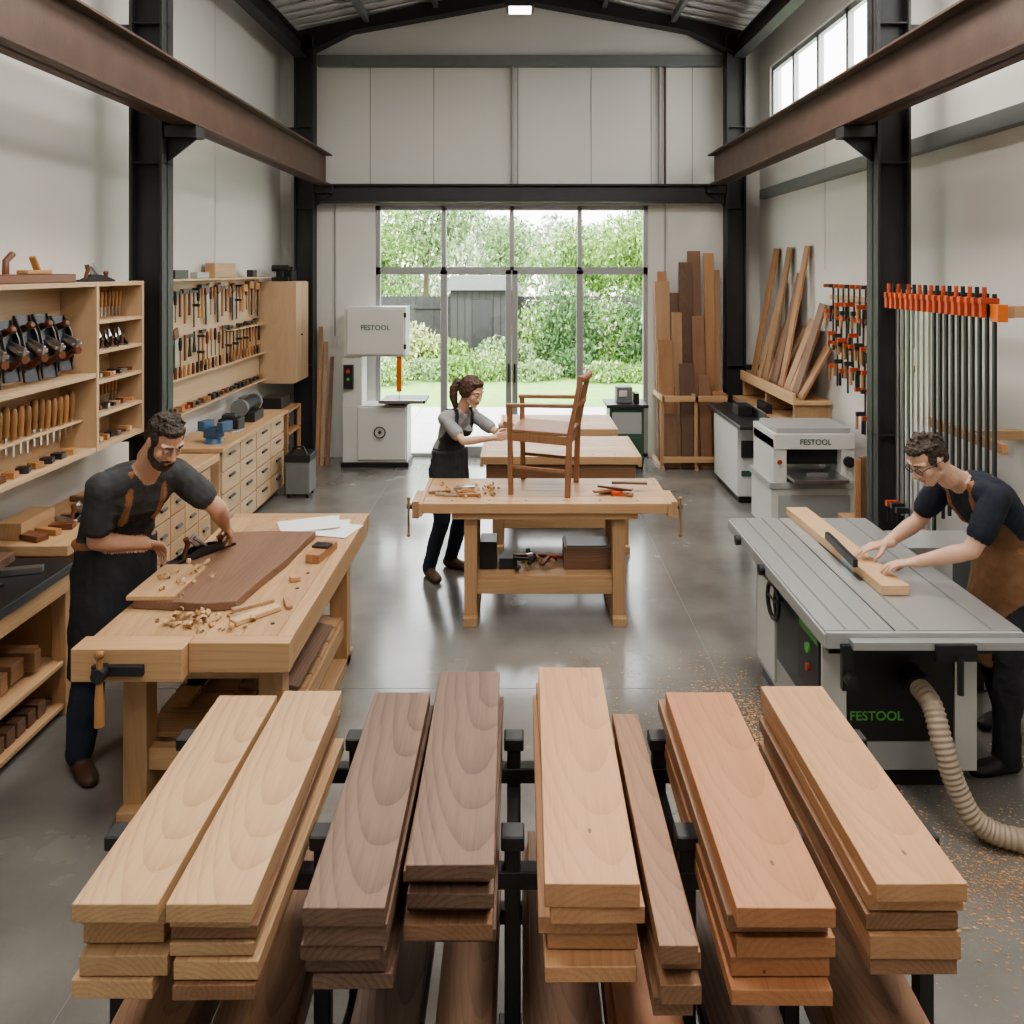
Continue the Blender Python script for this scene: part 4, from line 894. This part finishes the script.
def person(name,g):
    root=bpy.data.objects.new(name,None); SC.collection.objects.link(root)
    P=V(g['pelvis']);N=V(g['neck']);f=norm((*g['f'],0)); k=g.get('k',1.0); w=g.get('w',1.0)
    left=V((-f.y,f.x,0)); up=V((0,0,1)); mats=g['mats']
    root.location=(P.x,P.y,0); nk=g.get('nk',1.0)
    F=Flesh()
    ctrl=P+V((0,0,.30*k))+f*.02
    def spine(t): return P*(1-t)**2+ctrl*2*t*(1-t)+N*t*t
    def tan(t): return ((ctrl-P)*2*(1-t)+(N-ctrl)*2*t).normalized()
    hipL=P+left*.095*k-up*.03; hipR=P-left*.095*k-up*.03
    rings=[]
    prof=g.get('prof',[(-.10,.13,.095),(0,.168,.118),(.18,.168,.118),(.38,.155,.112),(.58,.168,.12),(.76,.185,.125),(.88,.182,.108),(.96,.12,.08),(1.02,.065,.062)])
    for t,ra,rb in prof:
        c=spine(max(t,0))+ (up*t*.5 if t<0 else V((0,0,0))); T=tan(min(max(t,0),1)); fd=left.cross(T).normalized()
        if fd.dot(f)<0: fd=-fd
        rings.append((c,left,fd,ra*w*k,rb*w*k))
    F.loft(rings,'shirt')
    T1=tan(.95); f1=left.cross(T1).normalized(); f1=f1 if f1.dot(f)>0 else -f1
    if g.get('bust'):
        for sg in(1,-1): F.ell(spine(.70)+f1*.075*w*k+left*sg*.062*k,(.062,.062,.06),'shirt')
    arms={}
    HC=V(g['head']); hf=norm(g['hf']); hl=V((0,0,1)).cross(hf).normalized(); tilt=g.get('tilt',0); hu=hf.cross(hl).normalized()
    if tilt: q=Matrix.Rotation(tilt,3,hf); hl=q@hl; hu=q@hu
    hs=g.get('hs',1.0)
    F.cap(spine(.97),HC-hu*.07*hs-hf*.02,.058*w*k*nk,.052*w*k*nk,'skin')
    F.chain([N+f1*.0-left*.055*k,N+f1*.055*k-T1*.015,N+left*.055*k],[.022,.02,.022],'shirt')
    for sd,sg in(('L',1),('R',-1)):
        S=N+left*sg*g.get('sw',.18)*k-T1*.055*k
        S+=V(g.get('sh'+sd,(0,0,0)))
        F.cap(N-T1*.02+left*sg*.03,S,.055*w*k,.06*w*k,'shirt')
        W=V(g['wr'+sd]); E=ik(S,W,.295*k,.265*k,g['pole'+sd])
        ar=g.get('ar',1.0)
        F.chain([S,S.lerp(E,.5),E],[.05*ar*k,.047*ar*k,.040*ar*k],'skin')
        F.chain([S,S.lerp(E,.3),S.lerp(E,.66)],[.064*ar*k,.062*ar*k,.060*ar*k],'shirt')
        F.chain([E,E.lerp(W,.28),W],[.040*ar*k,.044*ar*k,.027*ar*k],'skin')
        arms[sd]=(S,E,W)
        A=V(g['an'+sd]); H=hipL if sd=='L' else hipR
        K=ik(H,A,.43*k,.42*k,g.get('kp'+sd,f)); 
        F.chain([H,H.lerp(K,.5),K],[.095*w*k,.086*w*k,.068*w*k],'pants')
        F.chain([K,K.lerp(A,.35),A-up*.01],[.066*w*k,.066*w*k,.056*w*k],'pants')
        td=norm((*g['toe'+sd],0)); G=V((A.x,A.y,0)); tl=V((-td.y,td.x,0))
        F.cap(A+up*.0,G+up*.06,.047*k,.05*k,'boot')
        F.ell(G-td*.035+up*.042,(.04*k,.05*k,.043),'boot',Matrix((tl,td,up)).transposed())
        F.loft([(G-td*.04+up*.04,tl,up,.038,.04),(G+td*.04+up*.045,tl,up,.042,.045),(G+td*.11*k+up*.036,tl,up,.048,.036),(G+td*.17*k+up*.03,tl,up,.042,.028),(G+td*.2*k+up*.026,tl,up,.022,.018)],'boot')
    if 'skirt' in g:
        zb=g['skirt']; KK=(V(g['anL'])+V(g['anR']))/2; z0=P.z+.12
        rg=[]
        for i in range(7):
            t=i/6; z=z0+(zb-z0)*t; c=V((P.x,P.y,0)).lerp(V((KK.x,KK.y,0)),t*.45)+f*(.03+.03*t); c.z=z
            rg.append((c,left,f,(.172+.03*t)*w*k,(.118+.02*t)*w*k))
        F.loft(rg,'skirt')
        c=V((P.x,P.y,P.z+.135*k))+f*.012
        F.loft([(c-up*.012,left,f,.178*w*k*g.get('tw',1),.126*w*k*g.get('tw',1)),(c+up*.012,left,f,.178*w*k*g.get('tw',1),.126*w*k*g.get('tw',1))],'strap')
    if g.get('straps'):
        for sg in(1,-1):
            a=spine(.70)+f1*.125*w*k+left*sg*.085*k; bq=spine(.9)+f1*.10*w*k+left*sg*.09*k; c=N+left*sg*.085*k+T1*.035*k; d=spine(.86)-f1*.10*k+left*sg*.06*k; e=spine(.5)-f1*.115*w*k-left*sg*.03*k
            F.chain([a,bq,c,d,e],[.012]*5,'strap')
    bw=g.get('bibw',.125)*k; bt=g.get('bibt',.74); bn=g.get('bibn',.1)
    btop=spine(bt)
    def rule(c,n,l):
        if l=='skirt': return 'apron' if n.dot(f)>-.45 or g.get('wrap') else 'pants'
        if l=='shirt':
            hw=(c-btop).dot(tan(bt))
            if hw<0 and c.z>P.z-.1 and n.dot(f1)>bn and abs((c-P).dot(left))<bw+(.06 if c.z<P.z+.2 else 0): return 'apron'
            if c.z<P.z+.06: return 'pants'
        return l
    def post(C):
        C[:,2]=np.maximum(C[:,2],.001); return C
    inv=Matrix.Translation(-root.location)
    body=F.build('body',.0080,3,mats,rule,post); body.parent=root; body.matrix_parent_inverse=inv
    Hm=Matrix((hl*-1,hf,hu)).transposed()
    def W_(p): return HC+Hm@(V(p)*hs)
    Hd=Flesh(); fem=g['hairstyle']=='ponytail'; jw=.84 if fem else 1.0
    def e(c,r,l): Hd.ell(W_(c),V(r)*hs,l,Hm)
    def c2(a,bq,r0,r1,l): Hd.cap(W_(a),W_(bq),r0*hs,r1*hs,l)
    e((0,-.014,.032),(.075,.094,.086),'skin'); e((0,.022,-.03),(.060*(.95 if fem else 1),.066,.084),'skin'); e((0,.034,-.078),(.047*jw,.045,.034),'skin')
    e((0,.066,-.096),(.022*jw,.02,.018),'skin'); c2((0,.084,.008),(0,.106 if not fem else .102,-.03),.009*jw,.0135*jw,'skin')
    for sx in(-1,1):
        e((sx*.011,.094,-.036),(.010*jw,.010,.008),'skin'); e((sx*.04,.056,-.028),(.024,.024,.024),'skin'); e((sx*.076,-.006,-.006),(.010,.019,.031),'skin')
        c2((sx*.052,.062,.026),(sx*.014,.082,.024),.010,.011 if not fem else .009,'skin')
        c2((sx*.046,.079,.030),(sx*.016,.090,.030),.0035*jw,.005 if not fem else .003,'hair')
        c2((sx*.058*jw,.01,-.06),(sx*.02*jw,.06,-.1),.018*jw,.016*jw,'skin')
        e((sx*.031,.070,.004),(.0155,.0135,.010),'skin')
    c2((-.019,.083,-.062),(.019,.083,-.062),.006,.006,'lip'); c2((-.016,.083,-.072),(.016,.083,-.072),.007,.007,'lip'); c2((0,.086,-.064),(0,.086,-.07),.006,.006,'lip')
    c2((0,-.03,-.05),(0,-.05,-.16),.052*nk,.054*nk,'skin')
    rr=random.Random(g.get('seed',1))
    if g['hairstyle']=='short':
        e((0,-.026,.044),(.080,.092,.080),'hair'); e((0,.03,.088),(.058,.045,.028),'hair'); e((0,-.06,-.01),(.066,.05,.058),'hair')
        for sx in(-1,1): e((sx*.068,.010,.025),(.012,.028,.045),'hair')
        for i in range(60):
            a=rr.uniform(-2.6,2.6); t=rr.uniform(.05,1.2); d=V((math.sin(a)*math.sin(t)*.080,math.cos(a)*math.sin(t)*.088-.02,math.cos(t)*.080+.048))
            if d.y>.04 and d.z<.085: continue
            ax=V((rr.uniform(-1,1),.8,rr.uniform(-.4,.4))).normalized()*.012
            Hd.cap(W_(d-ax),W_(d+ax),.009*hs,.006*hs,'hair')
    else:
        e((0,-.024,.042),(.084,.098,.086),'hair'); e((0,-.062,-.012),(.076,.056,.064),'hair'); e((0,.028,.084),(.062,.048,.032),'hair')
        for sx in(-1,1): e((sx*.073,.000,.012),(.015,.040,.058),'hair'); c2((sx*.07,.04,.04),(sx*.076,-.02,-.04),.012,.014,'hair')
        q0=W_((0,-.118,.035)); bk=V((-1,-.25,0)).normalized()
        Hd.cap(q0,q0+bk*.02,.026*hs,.026*hs,'strap')
        pts_=[q0,q0+bk*.045-up*.0,q0+bk*.075-up*.05,q0+bk*.08-up*.12,q0+bk*.065-up*.19,q0+bk*.05-up*.24]
        R5=(.024,.030,.036,.034,.024,.010)
        for i in range(5): Hd.cap(pts_[i],pts_[i+1],R5[i]*hs,R5[i+1]*hs,'hair')
    if g.get('beard'):
        for sx in(-1,1):
            c2((sx*.066,.012,-.02),(sx*.058,.025,-.065),.013,.018,'beard'); c2((sx*.058,.025,-.065),(sx*.03,.062,-.1),.018,.021,'beard'); c2((sx*.03,.062,-.1),(0,.072,-.108),.021,.024,'beard')
            c2((sx*.0,.093,-.051),(sx*.026,.082,-.06),.006,.006,'beard'); c2((sx*.028,.08,-.062),(sx*.026,.074,-.09),.008,.013,'beard')
    hd=Hd.build('head',.0034,3,mats); hd.parent=root; hd.matrix_parent_inverse=inv
    b=MB('eyes')
    for sx in(-1,1):
        b.ell(W_((sx*.031,.0735,.003)),.0118*hs,mats['eye']); b.ell(W_((sx*.031,.0815,.001)),.0055*hs,mats['hair'])
    o=b.done(0); o.parent=root; o.matrix_parent_inverse=inv
    if g.get('glasses'):
        b=MB('eyeglasses')
        for sx in(-1,1):
            b.tube([W_((sx*.033+.024*math.cos(a*.45),.094,.002+.018*math.sin(a*.45))) for a in range(14)],.0022,blackP,6,closed=True); b.tube([W_((sx*.057,.092,.008)),W_((sx*.083,.03,.01)),W_((sx*.085,-.02,.0))],.002,blackP,6)
        b.tube([W_((-.01,.095,.006)),W_((0,.1,.009)),W_((.01,.095,.006))],.002,blackP,6)
        o=b.done(0); o.parent=root; o.matrix_parent_inverse=inv
    for sd in('L','R'):
        S,E,W=arms[sd]
        h=hand('hand_'+sd.lower(),W,V(g['hd'+sd]),V(g['hn'+sd]),sd=='R',mats,g.get('curl',(25,35,25)),g.get('hsz',1.0)); h.parent=root; h.matrix_parent_inverse=inv
    return root
def skin(nm,col):
    m=plain(nm,col,.48,var=.12,scale=14,bump=.05,bscale=120); bs=m.node_tree.nodes['Principled BSDF']; bs.inputs['Subsurface Weight'].default_value=.08; bs.inputs['Subsurface Scale'].default_value=.01; return m
eyeM=plain('eye_white',(.6,.58,.56),.25,var=.02)
def cl(nm,c,v=.3): return plain(nm,c,.85,var=v,scale=9,bump=.3,bscale=220)
def mset(skinc,lipc,hairc,shirt,pants,apron,boot,strap,beard=None,tag=''):
    h=plain('hair_'+tag,hairc,.5,var=.4,scale=60,bump=.6,bscale=140)
    return {'skin':skin('skin_'+tag,skinc),'lip':plain('lips_'+tag,lipc,.5),'hair':h,'beard':plain('beard_'+tag,beard or hairc,.7,var=.5,scale=90,bump=.6,bscale=160),'shirt':cl('shirt_'+tag,shirt),'pants':cl('pants_'+tag,pants),'apron':cl('apron_'+tag,apron),'skirt':cl('skirt_'+tag,apron),'boot':plain('boots_'+tag,boot,.5,bump=.2),'strap':strap,'eye':eyeM}
person('woodworker_man_planing',dict(pelvis=(-2.14,4.31,.97),neck=(-1.90,4.15,1.465),f=(.8,-.6),head=(-1.755,4.05,1.66),hf=(.62,-.42,-.54),
    wrR=(-1.955,4.285,1.07),wrL=(-1.66,4.615,1.065),poleR=(-.6,-.5,-.3),poleL=(.5,-.2,-.2),
    hdR=(.45,.75,-.45),hnR=(.5,.1,-.8),hdL=(-.1,.85,-.6),hnL=(-.5,-.1,-.85),
    anL=(-2.06,4.44,.10),anR=(-2.2,4.09,.10),toeL=(.8,-.5),toeR=(.75,-.75),skirt=.46,straps=True,bibw=.14,bibt=.78,
    hairstyle='short',beard=True,seed=3,w=1.17,ar=1.16,sw=.195,hs=1.03,hsz=1.05,curl=(35,45,30),
    mats=mset((.53,.31,.215),(.42,.20,.16),(.042,.027,.019),(.050,.052,.055),(.022,.030,.048),(.020,.021,.025),(.075,.037,.022),leath,beard=(.065,.043,.032),tag='man_planing')))
person('woodworker_woman',dict(pelvis=(-.60,6.78,.90),neck=(-.475,6.68,1.345),f=(.72,-.69),head=(-.385,6.61,1.52),hf=(.72,-.52,-.34),
    wrR=(-.20,6.36,1.20),wrL=(-.13,6.50,1.27),poleR=(-.3,-.5,-.8),poleL=(.2,.6,-.6),
    hdR=(.75,-.1,.15),hnR=(.1,.9,-.1),hdL=(.75,-.45,.1),hnL=(0,-.9,-.3),
    anL=(-.58,6.9,.09),anR=(-.74,6.68,.09),toeL=(.8,-.5),toeR=(.5,-.85),skirt=.60,wrap=True,straps=True,bibw=.12,bibt=.74,bibn=0,bust=True,nk=.8,tw=.86,
    prof=[(-.10,.13,.09),(0,.178,.122),(.18,.166,.112),(.40,.122,.090),(.58,.136,.100),(.74,.150,.112),(.88,.150,.092),(.96,.09,.065),(1.02,.045,.045)],
    hairstyle='ponytail',seed=5,k=.95,w=.98,ar=.80,sw=.155,hs=.99,hsz=.88,curl=(35,45,35),
    mats=mset((.62,.40,.30),(.50,.22,.19),(.075,.040,.025),(.29,.30,.31),(.025,.034,.055),(.036,.035,.036),(.09,.05,.03),cl('strap_dark',(.03,.03,.03)),tag='woman')))
person('woodworker_man_sawing',dict(pelvis=(2.60,4.34,.93),neck=(2.31,4.28,1.385),f=(-.96,-.22),head=(2.085,4.20,1.53),hf=(-.76,-.22,-.54),
    wrL=(2.03,4.20,1.005),wrR=(2.00,4.48,1.005),poleL=(.5,-.5,-.5),poleR=(.3,.5,-.4),
    hdL=(-.92,.25,-.18),hnL=(-.15,0,-1),hdR=(-.95,0,-.16),hnR=(-.15,0,-1),
    anL=(2.42,4.08,.09),anR=(2.68,4.52,.09),toeL=(-1,-.15),toeR=(-.9,-.3),skirt=.46,wrap=True,straps=True,bibw=.15,bibt=.66,bibn=-.2,
    hairstyle='short',seed=9,glasses=True,w=1.04,ar=1.04,sw=.185,hs=1.02,curl=(12,18,14),
    mats=mset((.56,.35,.25),(.44,.22,.18),(.042,.027,.019),(.014,.018,.032),(.018,.018,.023),(.20,.105,.052),(.022,.019,.017),leath,tag='man_sawing')))
# ------------------------------------------------------------------ light
w=bpy.data.worlds.new('overcast_sky'); SC.world=w; w.use_nodes=True; nt=w.node_tree
bg=nt.nodes['Background']
tc=nt.nodes.new('ShaderNodeTexCoord'); sp=nt.nodes.new('ShaderNodeSeparateXYZ'); L(nt,tc.outputs['Generated'],sp.inputs[0])
crr=nt.nodes.new('ShaderNodeValToRGB'); L(nt,sp.outputs[2],crr.inputs[0]); crr.color_ramp.elements[0].color=(1,.98,.95,1); crr.color_ramp.elements[1].color=(.84,.91,1,1)
L(nt,crr.outputs[0],bg.inputs[0]); bg.inputs[1].default_value=7.0
sun=bpy.data.lights.new('hazy_sun','SUN'); sun.energy=5; sun.angle=math.radians(10); sun.color=(1,.95,.86)
so=bpy.data.objects.new('hazy_sun',sun); SC.collection.objects.link(so); so.rotation_euler=Euler((math.radians(38),math.radians(-14),0))
SC.view_settings.view_transform='AgX'; SC.view_settings.look='AgX - Medium High Contrast'; SC.view_settings.exposure=0.06
